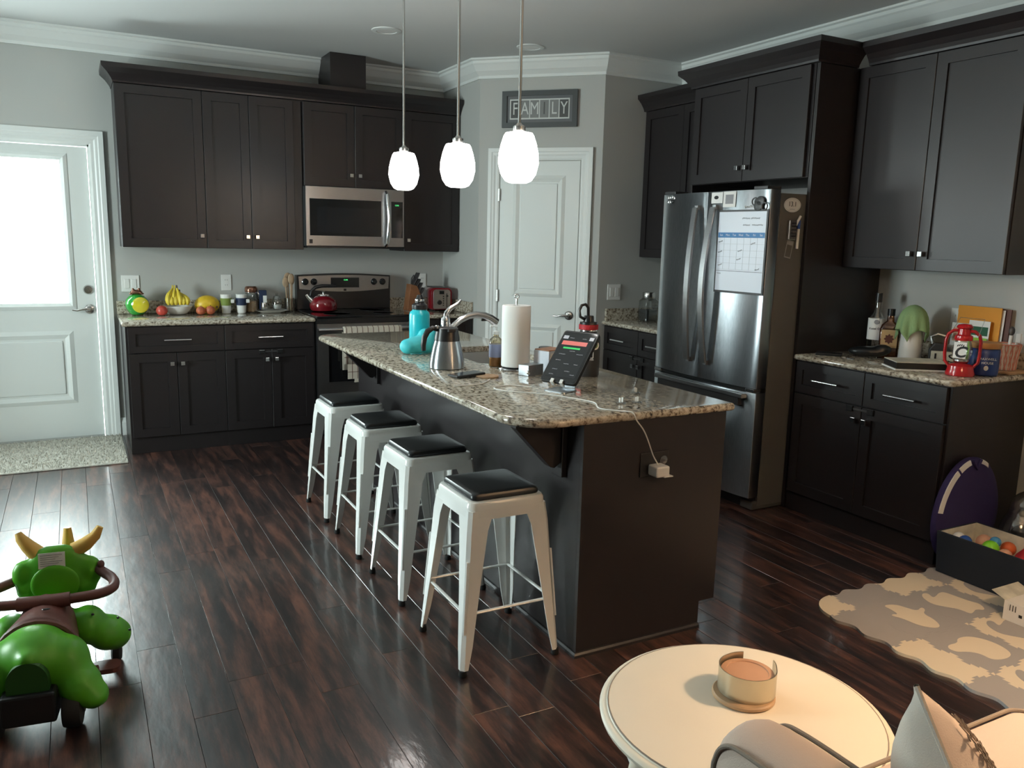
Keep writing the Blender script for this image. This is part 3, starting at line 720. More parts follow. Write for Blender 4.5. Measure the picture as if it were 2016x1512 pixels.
scribble('handwriting', .03, -.0048, .396, .055, .010, 'ink', cal); scribble('handwriting', .095, -.0048, .396, .06, .010, 'ink', cal); scribble('handwriting', .035, -.0048, .360, .05, .009, 'ink', cal); scribble('handwriting', .11, -.0048, .360, .075, .009, 'ink', cal)
for (x, z, s) in ((-.145, .27, 'work'), (.09, .262, 'soccer'), (.0, .222, 'dentist'), (-.145, .214, 'call'), (-.005, .176, 'lunch'), (-.14, .142, 'trash'), (.13, .125, 'party')): scribble('handwriting', x, -.0050, z, .032, .008, 'ink', cal, .25)
text('notes_word', 'Notes', .012, (-.145, -.0046, .095), FRONT, 'paper_print', cal)
p = on_fridge('magnet_photo', 'small white card with dark drawing at top left of right fridge door', 'card', .525, 1.706, off=.002)
MB().box(-.045, .045, -.0012, 0, 0, .060).build('card', 'paper', p); MB().ellipsoid((-.006, -.0015, .032), (.018, .0006, .010)).build('print', 'ink', p)
p = on_fridge('magnet_photo', 'taller white photo card next to the small card on the fridge', 'card', .622, 1.683, off=.002)
MB().box(-.047, .047, -.0012, 0, 0, .085).build('card', 'paper', p); MB().box(-.03, .03, -.0018, -.0013, .018, .068).build('print', 'paper_print', p)
k = 0
for (x, z) in ((.062, 1.752), (.085, 1.752), (.108, 1.755), (.128, 1.748), (.062, 1.727), (.086, 1.726), (.110, 1.728)):
    p = on_fridge('round_magnet', ('leftmost', 'second', 'third', 'rightmost', 'leftmost', 'middle', 'rightmost')[k]+(' silver' if k != 6 else ' black')+' round magnet in the '+('upper' if k < 4 else 'lower')+' row at the fridge top left corner', 'magnet', x, z, 'round magnets on the left fridge door', off=.001)
    MB().lathe([(.0115, 0), (.0115, .004), (.009, .006), (0, .006)], 14).xf(XZ).build('disc', 'chrome' if k != 6 else 'black_plastic', p, smooth=True); k += 1
p = on_fridge('measuring_cup_magnet', 'dark green ringed magnet clips at the fridge top right corner', 'magnet', .845, 1.690, off=.006)
for (x, z, r) in ((0, .02, .026), (-.012, -.004, .028)): MB().lathe([(r, 0), (r, .010), (r-.004, .012), (0, .012)], 18).xf(TR(x, 0, z) @ XZ).build('disc', 'dark_gray', p, smooth=True)
for (x, z) in ((-.035, .018), (.030, -.008)):
    MB().tube([(x+.019*math.cos(a*PI/8), -.008, z+.019*math.sin(a*PI/8)) for a in range(17)], .004, 6, cap=False).build('ring', 'dark_gray', p, smooth=True)
p = on_fridge('word_magnet', 'tiny white lettering magnet above the calendar on the fridge', 'magnet', .762, 1.683, off=.002)
scribble('word', 0, -.001, 0, .055, .016, 'paper', p, n=16, r=.0013)
def fridge_side(name, label, cat, x, z): return thing(name, label, cat, (x, FY1+.004-.001, z))
p = fridge_side('oval_sticker', 'oval white 13.1 sticker on the refrigerator side', 'sticker', 3.155, 1.695)
MB().lathe([(1, 0), (1, .0008), (0, .0008)], 32, sx=.062, sy=.038).xf(XZ).build('oval', 'paper', p); text('number', '13.1', .036, (0, -.0012, .004), FRONT, 'ink', p); scribble('small_print', 0, -.0012, -.022, .04, .005, 'paper_print', p)
MB().tube([(.057*math.cos(a*PI/16), -.0009, .033*math.sin(a*PI/16)) for a in range(33)], .0006, 4, cap=False).build('rim', 'paper_print', p)
p = fridge_side('marker_holder', 'magnetic pen holder with a white and blue marker, refrigerator side', 'pen holder', 3.160, 1.510)
MB().box(-.035, .018, -.022, 0, 0, .105).build('holder', 'nickel', p, bevel=.004)
for k in range(5): MB().box(-.022, .012, -.0235, -.0222, .018+k*.017, .024+k*.017).build('slot', 'black_plastic', p)
MB().tube([(.040, -.012, -.045), (.042, -.012, .06)], .008, 10).build('marker', 'white_plastic', p, smooth=True); MB().tube([(.042, -.012, .061), (.043, -.012, .105)], .0085, 10).build('marker_cap', 'toy_blue', p, smooth=True)
MB().tube([(.020, -.012, .08), (.05, -.012, .128)], .007, 10).build('white_pen', 'white_plastic', p, smooth=True)
p = fridge_side('small_tag', 'small printed bookmark magnet below the pen holder', 'magnet', 3.145, 1.415); p.rotation_euler = (0, .18, 0)
MB().box(-.024, .024, -.001, 0, 0, .095).build('card', 'paper_print', p); MB().box(-.019, .019, -.0016, -.0011, .006, .07).build('print', 'gray_body', p)
# ------------------------------------------------------------------ pendants and recessed lights
for k, (y, zb, lab) in enumerate(((-2.139, 1.733, 'white glass pendant lamp farthest from the camera, over the island'), (-2.859, 1.716, 'middle white glass pendant lamp over the island'), (-3.464, 1.707, 'white glass pendant lamp nearest the camera, over the island'))):
    t = thing('pendant_lamp', lab, 'pendant lamp', (1.360, y, zb), 0, 'pendant lamps over the island')
    MB().lathe([(.036, .0), (.054, .008), (.072, .034), (.083, .078), (.081, .115), (.072, .155), (.062, .185), (.055, .196), (.020, .203)], 28).build('glass_shade', 'pendant_glow', t, smooth=True)
    MB().lathe([(.024, .200), (.026, .208), (.026, .222), (.012, .230), (.009, .236)], 18).build('socket_cap', 'nickel', t, smooth=True)
    MB().tube([(0, 0, .235), (0, 0, ZC-zb-.02)], .0065, 10).build('rod', 'nickel', t, smooth=True)
    MB().lathe([(.062, ZC-zb-.0005), (.062, ZC-zb-.012), (.05, ZC-zb-.022), (.01, ZC-zb-.024)], 24).build('ceiling_canopy', 'nickel', t, smooth=True)
for (x, y, lab) in ((1.61, -1.15, 'round recessed ceiling light left of the pendant rods'), (2.61, -1.27, 'round recessed ceiling light behind the nearest pendant rod')):
    t = thing('recessed_light', lab, 'ceiling light', (x, y, ZC-.008), 0, 'recessed ceiling lights')
    MB().lathe([(.062, .006), (.066, 0), (.095, .003), (.097, .0078)], 32, cap=False).build('trim_ring', 'trim', t, smooth=True)
    MB().lathe([(.066, .003), (.03, .0055), (0, .006)], 28).build('lens', 'white_plastic', t, smooth=True)

# ------------------------------------------------------------------ framed sign on the diagonal wall
th = -PI/4-.0066; dv = Vector((math.cos(th), math.sin(th), 0)); nv = Vector((math.sin(th), -math.cos(th), 0))
sp0 = Vector((2.509, -.685, 0))+dv*.471+nv*.002+Vector((0, 0, 2.43))
sg = thing('family_sign', 'black framed FAMILY photo letter sign above the pantry door', 'framed sign', sp0, th)
def fplate(name, w, h, wi, hi, y0, y1, m, par): return MB().plate(rect(-w, w, -h, h), [rect(-wi, wi, -hi, hi)], 0, y1-y0, XZ).xf(TR(0, -y0, 0)).build(name, m, par)
fplate('frame', .287, .130, .250, .095, 0, .022, 'frame_gray', sg)
MB().box(-.250, .250, -.012, -.004, -.095, .095).build('mount', 'frame_mat', sg)
MB().box(-.228, .228, -.0135, -.0121, -.072, .072).build('white_mount', 'photo_light', sg)
for k, ch in enumerate('FAMILY'):
    x = -.186+k*.0745
    tl = MB().box(x-.033, x+.033, -.0150, -.0136, -.062, .062).build('photo_tile', ('photo_dark', 'photo_gray', 'photo_gray', 'photo_gray', 'photo_gray', 'photo_dark')[k], sg)
    text('letter', ch, .125, (x, -.0153, 0), FRONT, ('photo_light', 'photo_light', 'photo_light', 'photo_dark', 'photo_light', 'photo_light')[k], tl, .0006, .72)

# ------------------------------------------------------------------ switches and outlets
def wallplate(name, label, loc, rz, w, h, kind, group=None):
    t = thing(name, label, 'light switch' if kind == 'switch' else 'outlet', loc, rz, group)
    MB().box(-w/2, w/2, -.006, 0, -h/2, h/2).build('cover_plate', 'white_plastic', t, bevel=.002)
    if kind == 'switch':
        for x in (-.023, .023): MB().box(x-.0165, x+.0165, -.010, -.0061, -.033, .033).build('rocker', 'white_plastic', t, bevel=.002)
    else:
        for z in (-.019, .019):
            s = MB().lathe([(.0165, 0), (.0165, .002), (0, .002)], 18).xf(TR(0, -.0061, z) @ XZ).build('receptacle', 'white_plastic', t)
            MB().box(-.008, -.006, -.0085, -.0082, z-.004, z+.006).box(.006, .008, -.0085, -.0082, z-.004, z+.006).build('slot', 'black_plastic', s)
    return t
wallplate('light_switch', 'double white rocker switch beside the exterior door', (.081, -.001, 1.105), 0, .118, .118, 'switch')
wallplate('wall_outlet', 'white wall outlet behind the travel cups', (.738, -.001, 1.110), 0, .072, .118, 'outlet')
wallplate('wall_outlet', 'white wall outlet behind the knife block', (2.317, -.001, 1.12), 0, .072, .118, 'outlet')
wallplate('light_switch', 'double white rocker switch right of the pantry door', (3.33, -1.365, 1.105), 0, .118, .118, 'switch')
wallplate('wall_outlet', 'white wall outlet left of the orange envelope', (XR-.001, -3.765, 1.115), RR, .072, .118, 'outlet')
t = thing('wall_outlet', 'dark outlet plate on the island end panel', 'outlet', (1.553, -4.1985, .688))
MB().box(-.062, .062, -.005, 0, -.045, .045).build('cover_plate', 'black_plastic', t, bevel=.002)
MB().lathe([(.0165, 0), (.0165, .003), (.014, .004), (0, .004)], 18).xf(TR(.040, -.0051, .012) @ XZ).build('safety_cap', 'clear_plastic', t, smooth=True)
ch = thing('wall_charger', 'white plug charger in the island end outlet', 'charger', (1.555, -4.204, .672))
MB().box(-.032, .026, -.056, 0, -.020, .020).build('body', 'white_plastic', ch, bevel=.007, seg=3)
MB().box(.0, .040, -.058, -.030, -.021, -.017).build('fold_out_clip', 'white_plastic', ch, bevel=.001)
cc_ = MB().tube(cr([(1.545, -4.235, .695), (1.525, -4.228, .73), (1.495, -4.232, .79), (1.470, -4.236, .83), (1.440, -4.236, .865), (1.425, -4.228, H+.004), (1.40, -4.19, H+.004), (1.36, -4.12, H+.003), (1.40, -4.02, H+.003), (1.36, -3.90, H+.003), (1.30, -3.80, H+.003), (1.20, -3.70, H+.003), (1.19, -3.62, H+.003), (1.28, -3.60, H+.003), (1.34, -3.66, H+.003)]), .0024, 8)
o = cc_.build('charging_cable', 'white_plastic', smooth=True); tag(o, 'thin white cable trailing from the tablet over the island end', 'cable')
o = MB().tube([(1.06+.0*k+.20*(k/14), -3.52-.05*math.sin(PI*k/14)+.08*(k/14), H+.003) for k in range(15)], .0028, 8).build('loose_cable', 'white_plastic', smooth=True); tag(o, 'curved white cable lying on the island in front of the phone', 'cable')

# ------------------------------------------------------------------ bar stools
def stool():
    t = thing('bar_stool', 'x', 'stool', (0, 0, 0), 0, 'white metal bar stools at the island')
    hs, ht, ZS = .150, .195, .60
    # seat pan with a rolled rim and skirt
    def rq(h, r, z): return [(x, y, z) for x, y in rrect(-h, h, -h, h, r, 5)]
    MB().rings([rq(hs+.003, .035, ZS-.062), rq(hs+.003, .035, ZS-.060), rq(hs, .034, ZS-.030), rq(hs-.001, .034, ZS-.012), rq(hs-.006, .032, ZS-.003), rq(hs-.016, .028, ZS), rq(hs-.03, .02, ZS-.001)], False, True).build('seat', 'white_metal', t, smooth=True)
    MB().rings([rq(.128, .018, ZS+.0005), rq(.131, .02, ZS+.004), rq(.131, .02, ZS+.014), rq(.126, .02, ZS+.022), rq(.112, .02, ZS+.026)], True, True).build('seat_pad', 'black_leather', t, smooth=True)
    for sx in (-1, 1):
        for sy in (-1, 1):
            # an L-shaped sheet metal leg that tapers to the foot
            rs = []
            for (z, h, wv) in ((ZS-.030, hs-.0005, .092), (ZS-.10, hs+.008, .074), (.30, .172, .054), (.10, .188, .038), (.075, .1895, .034), (.022, .1935, .026)):
                e = .004; c_ = .012
                P = [(h, h-wv), (h, h-c_), (h-c_, h), (h-wv, h), (h-wv, h-e), (h-c_-.002, h-e), (h-e, h-c_-.002), (h-e, h-wv)]
                rs.append([(sx*x, sy*y, z) for x, y in P])
            lg = MB().rings(rs).build('leg', 'white_metal', t)
            fx = .1835
            MB().lathe([(.013, 0), (.015, .004), (.013, .022)], 12, (sx*fx, sy*fx, 0)).build('rubber_foot', 'black_rubber', lg, smooth=True)
            # stamped rib on each leg
            MB().tube([(sx*.163, sy*.163, .40), (sx*.181, sy*.181, .15)], .0045, 6).build('leg_rib', 'white_metal', lg, smooth=True)
    for z, ax in ((.215, 0), (.215, 1)):
        for s in (-1, 1):
            q = .168; a, c_ = (-.165, s*q), (.165, s*q)
            p0_, p1_ = ((a[0], a[1], z), (c_[0], c_[1], z)) if ax == 0 else ((a[1], a[0], z), (c_[1], c_[0], z))
            MB().tube([p0_, p1_], .007, 8, flat=.7).build('footrest_bar', 'white_metal', t, smooth=True)
    return t
s0 = stool()
spots = [(1.010, -3.960, 'white metal bar stool nearest the camera'), (1.012, -3.352, 'second white bar stool from the camera'), (1.006, -2.808, 'third white bar stool from the camera'), (1.002, -2.258, 'white metal bar stool farthest from the camera, nearest the stove')]
for k, (x, y, lab) in enumerate(spots):
    o = s0 if k == 0 else copy_tree(s0)
    o.location = (x, y, 0); o['label'] = lab; o.rotation_euler = (0, 0, (0, .01, -.008, .006)[k])

# ------------------------------------------------------------------ things on the island
ca = thing('coffee_carafe', 'stainless coffee carafe with black collar and handle on the island', 'carafe', (1.220, -3.075, H))
MB().lathe([(.070, 0), (.080, .004), (.081, .02), (.077, .05), (.066, .10), (.058, .127)], 32).build('body', 'brushed_steel', ca, smooth=True)
MB().lathe([(.0585, .1275), (.0575, .14), (.050, .178), (.050, .184), (.044, .187), (.0, .185)], 28).build('collar', 'black_plastic', ca, smooth=True)
MB().box(-.02, .02, -.060, -.045, .170, .186).build('pour_lip', 'black_plastic', ca, bevel=.004)
MB().tube([(-.045, .0, .178), (-.070, .0, .186), (-.095, .0, .172), (-.110, .0, .145), (-.116, .0, .11), (-.114, .0, .085)], [.010, .012, .013, .013, .012, .010], 10).build('handle', 'black_plastic', ca, smooth=True)
MB().lathe([(.012, .185), (.012, .195), (.006, .198)], 12, (-.05, 0, 0)).build('thumb_button', 'chrome', ca, smooth=True)
tb = thing('water_bottle', 'teal water bottle with black cap standing on the island', 'bottle', (1.330, -2.455, H))
MB().lathe([(.050, 0), (.054, .006), (.054, .185), (.050, .200), (.040, .208), (.038, .214)], 28).build('body', 'teal', tb, smooth=True)
MB().lathe([(.040, .2145), (.041, .222), (.041, .238), (.030, .246), (.024, .250), (.024, .268), (.018, .276), (.013, .290), (.0, .292)], 24).build('cap', 'black_plastic', tb, smooth=True)
MB().lathe([(.0245, .256), (.025, .258), (.025, .266), (.0245, .268)], 24).build('cap_ring', 'chrome', tb, smooth=True)
rv = thing('rubber_sleeve', 'soft teal rubber glove crumpled beside the teal bottle', 'glove', (1.285, -2.60, H))
MB().ellipsoid((-.075, .0, .040), (.042, .05, .040)).ellipsoid((-.03, .0, .046), (.06, .052, .046)).ellipsoid((.03, .0, .052), (.06, .05, .052)).ellipsoid((.02, .01, .085), (.038, .038, .045)).ellipsoid((.055, .0, .095), (.036, .036, .036)).build('sleeve', 'teal_soft', rv, remesh=.008)
ph = thing('cell_phone', 'black phone lying on the island with one end on the cork coaster', 'phone', (1.205, -3.325, H+.006), rot=(0, -.03, .20))
MB().box(-.076, .076, -.037, .037, 0, .009).build('case', 'black_plastic', ph, bevel=.004, seg=3); MB().box(-.068, .068, -.032, .032, .0091, .0098).build('screen', 'screen_dark', ph)
o = tag(MB().lathe([(.048, 0), (.050, .002), (.050, .005), (.048, .007), (0, .007)], 32).build('coaster', 'cork', smooth=True), 'round tan cork coaster under the black phone', 'coaster'); o.location = (1.285, -3.365, H+.0005)
# paper towel
pt = thing('paper_towel_holder', 'steel stand holding the tall white paper towel roll', 'paper towel holder', (1.502, -3.215, H))
MB().lathe([(.078, 0), (.080, .004), (.078, .010), (.03, .013), (.008, .014)], 28).build('base', 'chrome', pt, smooth=True); MB().tube([(0, 0, .012), (0, 0, .325)], .005, 8).tube([(.010*math.sin(a*PI/8), 0, .334-.010*math.cos(a*PI/8)) for a in range(17)], .0028, 6, cap=False).build('rod', 'chrome', pt, smooth=True)
o = tag(MB().rings([[(r*math.cos(2*PI*i/40)*(1+.004*math.sin(i*3.1+z*40)), r*math.sin(2*PI*i/40)*(1+.004*math.cos(i*2.3+z*31)), z) for i in range(40)] for r, z in ((.019, .0), (.062, 0), (.0655, .003), (.0655, .10), (.066, .2), (.0655, .277), (.063, .28), (.019, .28), (.019, .02))], False, False).build('paper_towel_roll', 'paper', smooth=True), 'tall white paper towel roll standing on the island', 'paper towel'); o.location = (1.502, -3.215, H+.0145)
# soap bottle
so = thing('soap_bottle', 'clear amber soap bottle with white pump left of the paper towels', 'soap bottle', (1.455, -3.105, H))
MB().lathe([(.028, 0), (.031, .004), (.031, .11), (.026, .13), (.014, .14), (.013, .15)], 22).build('bottle', 'soap_clear', so, smooth=True); MB().lathe([(.026, .002), (.0275, .004), (.0275, .06), (0, .06)], 18).build('liquid', 'amber', so, smooth=True)
MB().lathe([(.0315, .045), (.0318, .046), (.0318, .105), (.0315, .106)], 22).build('label', 'soap_label', so, smooth=True)
MB().lathe([(.016, .1505), (.016, .165), (.006, .168), (.006, .185), (.012, .187), (.012, .195), (0, .196)], 16).tube([(0, 0, .19), (-.03, 0, .19)], .005, 8).build('pump', 'white_plastic', so, smooth=True)
# tissue-like carton and small metal tray
bxn = thing('printed_carton', 'silver and brown printed carton between paper towels and tablet', 'box', (1.640, -3.290, H), .35)
MB().box(-.06, .06, -.045, .045, 0, .095).build('carton', 'cal_white', bxn, bevel=.002); MB().box(-.058, .058, -.043, .043, .0955, .100).build('brown_top', 'copper_label', bxn, bevel=.002)
MB().box(-.05, -.012, -.0465, -.0455, .025, .085).build('face_print', 'paper', bxn); MB().box(-.005, .052, -.0465, -.0455, .012, .06).build('face_print', 'paper_print', bxn)
tr = thing('small_metal_box', 'low brushed metal box in front of the printed carton', 'box', (1.495, -3.375, H), .35)
MB().box(-.05, .05, -.03, .03, 0, .048).build('box', 'brushed_steel', tr, bevel=.002); MB().lathe([(.010, 0), (.010, .006), (0, .007)], 12).xf(TR(-.055, -.031, .02) @ XZ).build('latch', 'chrome', tr)
o = tag(MB().lathe([(.030, 0), (.032, .004), (.032, .05), (.034, .055), (.034, .066), (.031, .069), (0, .069)], 24).build('black_canister', 'black_plastic', smooth=True), 'small black lidded canister behind the tablet', 'canister'); o.location = (1.775, -3.02, H)
# tablet on stand
tbs = thing('tablet_stand', 'silver metal tablet stand on the island', 'stand', (1.402, -3.765, H), -1.134)
def rrz(x0, x1, y0, y1, r): return rrect(x0, x1, y0, y1, r, 4)
MB().plate(rrz(-.05, .05, -.035, .065, .012), [], 0, .004).build('base_plate', 'brushed_steel', tbs)
MB().box(-.03, .03, .054, .060, .004, .07).xf(TR(0, .02, 0)).build('upright', 'brushed_steel', tbs, bevel=.001)
Mt = TR(0, .0, .038) @ RX(-.749)
MB().box(-.045, .045, .0095, .012, .0, .12).xf(Mt).build('back_rest', 'brushed_steel', tbs, bevel=.001)
for x in (-.022, .022): MB().box(x-.008, x+.008, -.016, .012, -.014, -.0085).box(x-.008, x+.008, -.016, -.011, -.0085, .004).xf(Mt).build('front_hook', 'white_plastic', tbs, bevel=.002)
tb_ = thing('tablet', 'tablet in black case leaning on a silver stand on the island', 'tablet', tbs.matrix_basis @ Mt @ Vector((0, 0, -.0075)))
tb_.rotation_euler = (Matrix.Rotation(-1.134, 3, 'Z') @ Matrix.Rotation(-.749, 3, 'X')).to_euler()
MB().plate(rrect(-.084, .084, 0, .255, .012, 4), [], -.0085, .0075, XZ).build('case', 'black_plastic', tb_, bevel=.002)
MB().plate(rrect(-.078, .078, .007, .248, .008, 4), [], .0076, .0082, XZ).build('bezel', 'black_gloss', tb_)
scn = MB().box(-.071, .071, -.0088, -.0083, .024, .232).build('screen', 'screen_dark', tb_)
MB().box(-.066, .052, -.0093, -.0089, .182, .202).build('red_row', 'screen_red', scn); MB().box(-.05, .03, -.0093, -.0089, .163, .171).build('green_row', 'screen_green', scn)
MB().box(-.072, -.048, -.0093, -.0089, .212, .228).build('image_tile', 'screen_text', scn); MB().box(.052, .072, -.0093, -.0089, .212, .228).build('image_tile', 'screen_text', scn)
for (x, z, s) in ((-.03, .218, '5  2'), (.03, .218, 'v 2'), (.0, .153, 'status'), (-.04, .135, 'readings'), (.04, .140, '1  count'), (-.045, .105, 'group'), (.0, .09, 'inbox'), (.045, .09, 'log'), (-.04, .06, 'later'), (.02, .055, 'notes'), (-.045, .035, 'home'), (.05, .04, 'menu')): scribble('screen_words', x, -.0090, z, .012+.0022*len(s), .004, 'screen_text', scn, r=.0005)
# dark sports bottle
db = thing('sports_bottle', 'dark metal bottle with red cap ring and stickers on the island', 'bottle', (1.725, -3.475, H))
MB().lathe([(.050, 0), (.054, .005), (.055, .16), (.052, .178), (.040, .192), (.036, .198)], 28).build('body', 'dark_gray', db, smooth=True)
MB().lathe([(.037, .1985), (.037, .204), (.036, .206)], 24).build('neck_ring', 'chrome', db, smooth=True)
MB().lathe([(.043, .2065), (.043, .226), (.042, .228)], 24).build('red_band', 'toy_red', db, smooth=True); MB().lathe([(.040, .2285), (.038, .238), (.024, .240), (.022, .262), (.020, .266), (0, .266)], 24).build('cap', 'black_plastic', db, smooth=True)
MB().tube([(-.020, 0, .250), (-.046, 0, .262), (-.052, 0, .290), (-.040, 0, .312), (-.020, 0, .316), (-.006, 0, .300), (-.004, 0, .262)], .0065, 8).build('carry_loop', 'black_plastic', db, smooth=True)
dd = (Vector((-.2615, -6.488, 0))-Vector((1.725, -3.475, 0))).normalized(); az = math.atan2(dd.y, dd.x)+PI/2
def sticker(name, ang, z, m, w, h, round_=False):
    M = RZ(az+ang) @ TR(0, -.0560, z)
    b = MB(); b.plate(rrect(-w, w, -h, h, min(w, h)*.98 if round_ else .002, 6), [], 0, .001, XZ); b.xf(M); return b.build(name, m, db), M
st, M = sticker('round_sticker', .62, .140, 'paper', .019, .019, True); MB().lathe([(.012, 0), (.012, .0006), (.009, .0006), (.009, 0)], 20).xf(M @ TR(0, -.0012, 0) @ XZ).build('print', 'cloth_green', st)
st, M = sticker('logo_sticker', .12, .098, 'ink', .022, .024); MB().plate(rrect(-.019, .019, -.014, .021, .003), [rect(-.016, .016, -.011, .018)], 0, .0006, XZ).xf(M @ TR(0, -.0012, 0)).build('print', 'paper', st)
MB().ellipsoid((0, 0, -.003), (.010, .0008, .006)).ellipsoid((-.006, 0, .009), (.005, .0008, .004)).ellipsoid((.006, 0, .009), (.005, .0008, .004)).xf(M @ TR(0, -.0012, 0)).build('print', 'paper', st)
o = text('wordmark', 'phorm', .015, (0, 0, 0), (0, 0, 0), 'paper', db); o.matrix_local = M @ TR(0, -.0014, -.019) @ RX(PI/2)
st, M = sticker('red_sticker', -.62, .075, 'sticker_red', .014, .024); MB().box(-.010, .010, -.0006, 0, -.008, .006).xf(M @ TR(0, -.0012, 0)).build('print', 'paper', st)
for (x, y, a, lab) in ((1.492, -4.065, .2, 'left clear plastic outlet cover standing near the island edge'), (1.556, -4.075, .5, 'clear plastic outlet cover nearest the island corner'), (1.668, -3.915, 1.2, 'clear plastic outlet cover lying farthest from the island edge')):
    t = thing('outlet_cover', lab, 'outlet cover', (x, y, H+.0005), a, 'loose clear outlet covers on the island')
    MB().lathe([(.019, 0), (.020, .003), (.017, .005), (0, .005)], 18).build('disc', 'clear_plastic', t, smooth=True)
    for q in (-.007, .007): MB().box(q-.001, q+.001, -.004, .004, .005, .022).build('prong', 'white_plastic', t)

# ------------------------------------------------------------------ things on the back counter, left of the stove
fg = thing('glass_frog_ornament', 'green and yellow glass ball ornament topped by a copper frog', 'ornament', (.110, -.118, H))
MB().lathe([(.035, 0), (.05, .01), (.072, .045), (.078, .075), (.072, .105), (.05, .135), (.02, .147), (0, .148)], 28).build('globe', 'figurine_green', fg, smooth=True)
MB().lathe([(.02, -.001), (.045, .012), (.055, .02), (.045, .027), (0, .032)], 22).xf(TR(.018, -.060, .075) @ XZ).build('yellow_face', 'figurine_yellow', fg, smooth=True)
MB().ellipsoid((0, 0, .160), (.042, .032, .018)).ellipsoid((-.022, -.012, .182), (.010, .010, .010)).ellipsoid((.018, -.012, .182), (.010, .010, .010)).ellipsoid((-.035, -.02, .150), (.016, .012, .008)).ellipsoid((.035, -.02, .150), (.016, .012, .008)).build('frog', 'figurine_copper', fg, remesh=.005)
bw = thing('fruit_bowl', 'white oval bowl holding the bananas', 'bowl', (.372, -.13, H))
MB().lathe([(.05, 0), (.065, .004), (.088, .03), (.105, .058), (.102, .060), (.085, .034), (.06, .010), (0, .008)], 32, sx=1.02, sy=.82).build('bowl', 'white_ceramic', bw, smooth=True)
bn = thing('banana_bunch', 'bunch of ripe yellow bananas in the white bowl', 'bananas', (.372, -.125, H+.058))
for k, (a, r0) in enumerate(((-.75, .03), (-.42, .045), (-.1, .05), (.2, .045), (.5, .04), (.85, .03), (-.25, .0), (.35, .0))):
    ex, ey = math.sin(a)*.085, -.035-.02*math.cos(a)+(.02 if r0 == 0 else 0)
    tip = Vector((ex, ey, .012)); topp = Vector((ex*.38, .01, .105+.022*math.cos(k*2.1)))
    pts = []
    for j in range(7):
        u_ = j/6; q = tip.lerp(topp, u_); bow = math.sin(PI*u_)*.028; q += Vector((math.sin(a)*bow, -bow*.7, 0)); pts.append(q)
    f = MB().tube(pts, [.008, .016, .0185, .0185, .016, .010, .006], 8).build('banana', 'banana', bn, smooth=True)
    MB().tube([pts[-1], pts[-1]+Vector((0, .006, .022))], [.0058, .0045], 7).build('stem', 'banana_tip' if k % 2 else 'banana', f, smooth=True)
def fruit(name, label, cat, x, y, r, m, group=None, sz=.93):
    t = thing(name, label, cat, (x, y, H), 0, group)
    P = [(0.0, .10*r)]+[(r*math.sin(a)*(1+.04*math.cos(a)), r*sz*(1-math.cos(a))) for a in [PI*k/12 for k in range(1, 12)]]+[(0, 1.86*r*.97)]
    P[0] = (.001, .05*r)
    MB().lathe(P, 20).build('fruit', m, t, smooth=True); MB().tube([(0, 0, 1.78*r), (.004, 0, 2.02*r)], .002, 6).build('stem', 'banana_tip', t)
fruit('apple', 'red and pink apple left of the white bowl', 'apple', .262, -.222, .039, 'apple_red')
fruit('peach', 'left reddish peach in front of the yellow melon', 'peach', .522, -.22, .033, 'peach', 'peaches by the melon')
fruit('peach', 'right orange peach in front of the yellow melon', 'peach', .588, -.215, .034, 'peach', 'peaches by the melon')
ml = thing('yellow_melon', 'large yellow melon beside the travel cups', 'melon', (.582, -.11, H))
MB().ellipsoid((0, 0, .066), (.088, .068, .066), 28, 16).build('fruit', 'melon_yellow', ml, smooth=True); MB().lathe([(.008, 0), (.006, .006), (0, .006)], 10).xf(TR(.060, -.052, .050) @ RX(PI/2)).build('stem_scar', 'banana_tip', ml)
for (x, m, lab) in ((.712, 'cup_green', 'white travel cup with olive green sleeve and tea tag'), (.822, 'cup_navy', 'white travel cup with navy blue sleeve and tea tag')):
    t = thing('travel_cup', lab, 'cup', (x, -.13, H), 0, 'travel cups')
    MB().lathe([(.028, 0), (.031, .003), (.040, .135), (.041, .140), (.0, .142)], 26).build('cup', 'white_ceramic', t, smooth=True)
    MB().lathe([(.0345, .058), (.0375, .058), (.0415, .112), (.0385, .112)], 26, cap=False).build('sleeve', m, t, smooth=True)
    MB().box(.028, .052, -.040, -.038, .078, .104).build('tea_tag', 'paper', t)
jr = thing('glass_storage_jar', 'clamp-lid glass jar with copper lid behind the navy cup', 'jar', (.905, -.075, H))
MB().lathe([(.045, 0), (.050, .005), (.052, .12), (.045, .14), (.042, .148)], 26).build('jar', 'clear_glass', jr, smooth=True); MB().lathe([(.046, .1485), (.048, .165), (.046, .185), (.036, .195), (0, .197)], 24).build('lid', 'figurine_copper', jr, smooth=True)
MB().lathe([(.0465, .142), (.0485, .145), (.0485, .150), (.0465, .152)], 24).tube([(.045, -.02, .15), (.055, -.025, .125), (.045, -.03, .115)], .002, 6).build('wire_clamp', 'chrome', jr, smooth=True); MB().lathe([(.046, .006), (.048, .01), (.048, .085), (0, .09)], 20).build('contents', 'wood_light', jr, smooth=True)
tall = thing('spice_carton', 'dark navy spice tin with a pale label on the counter', 'tin', (.985, -.10, H+.021))
MB().box(-.026, .026, -.02, .02, 0, .145).build('tin', 'cup_navy', tall, bevel=.003); MB().box(-.002, .025, -.0212, -.0203, .045, .105).build('label', 'paper', tall)
o = tag(MB().lathe([(.022, 0), (.024, .003), (.024, .05), (.022, .056), (0, .056)], 20).build('silver_shaker', 'nickel', smooth=True), 'short silver shaker in front of the navy tin', 'shaker'); o.location = (.985, -.155, H+.021)
sj = thing('sugar_jar', 'small clear glass sugar jar with domed lid', 'jar', (1.085, -.12, H+.021))
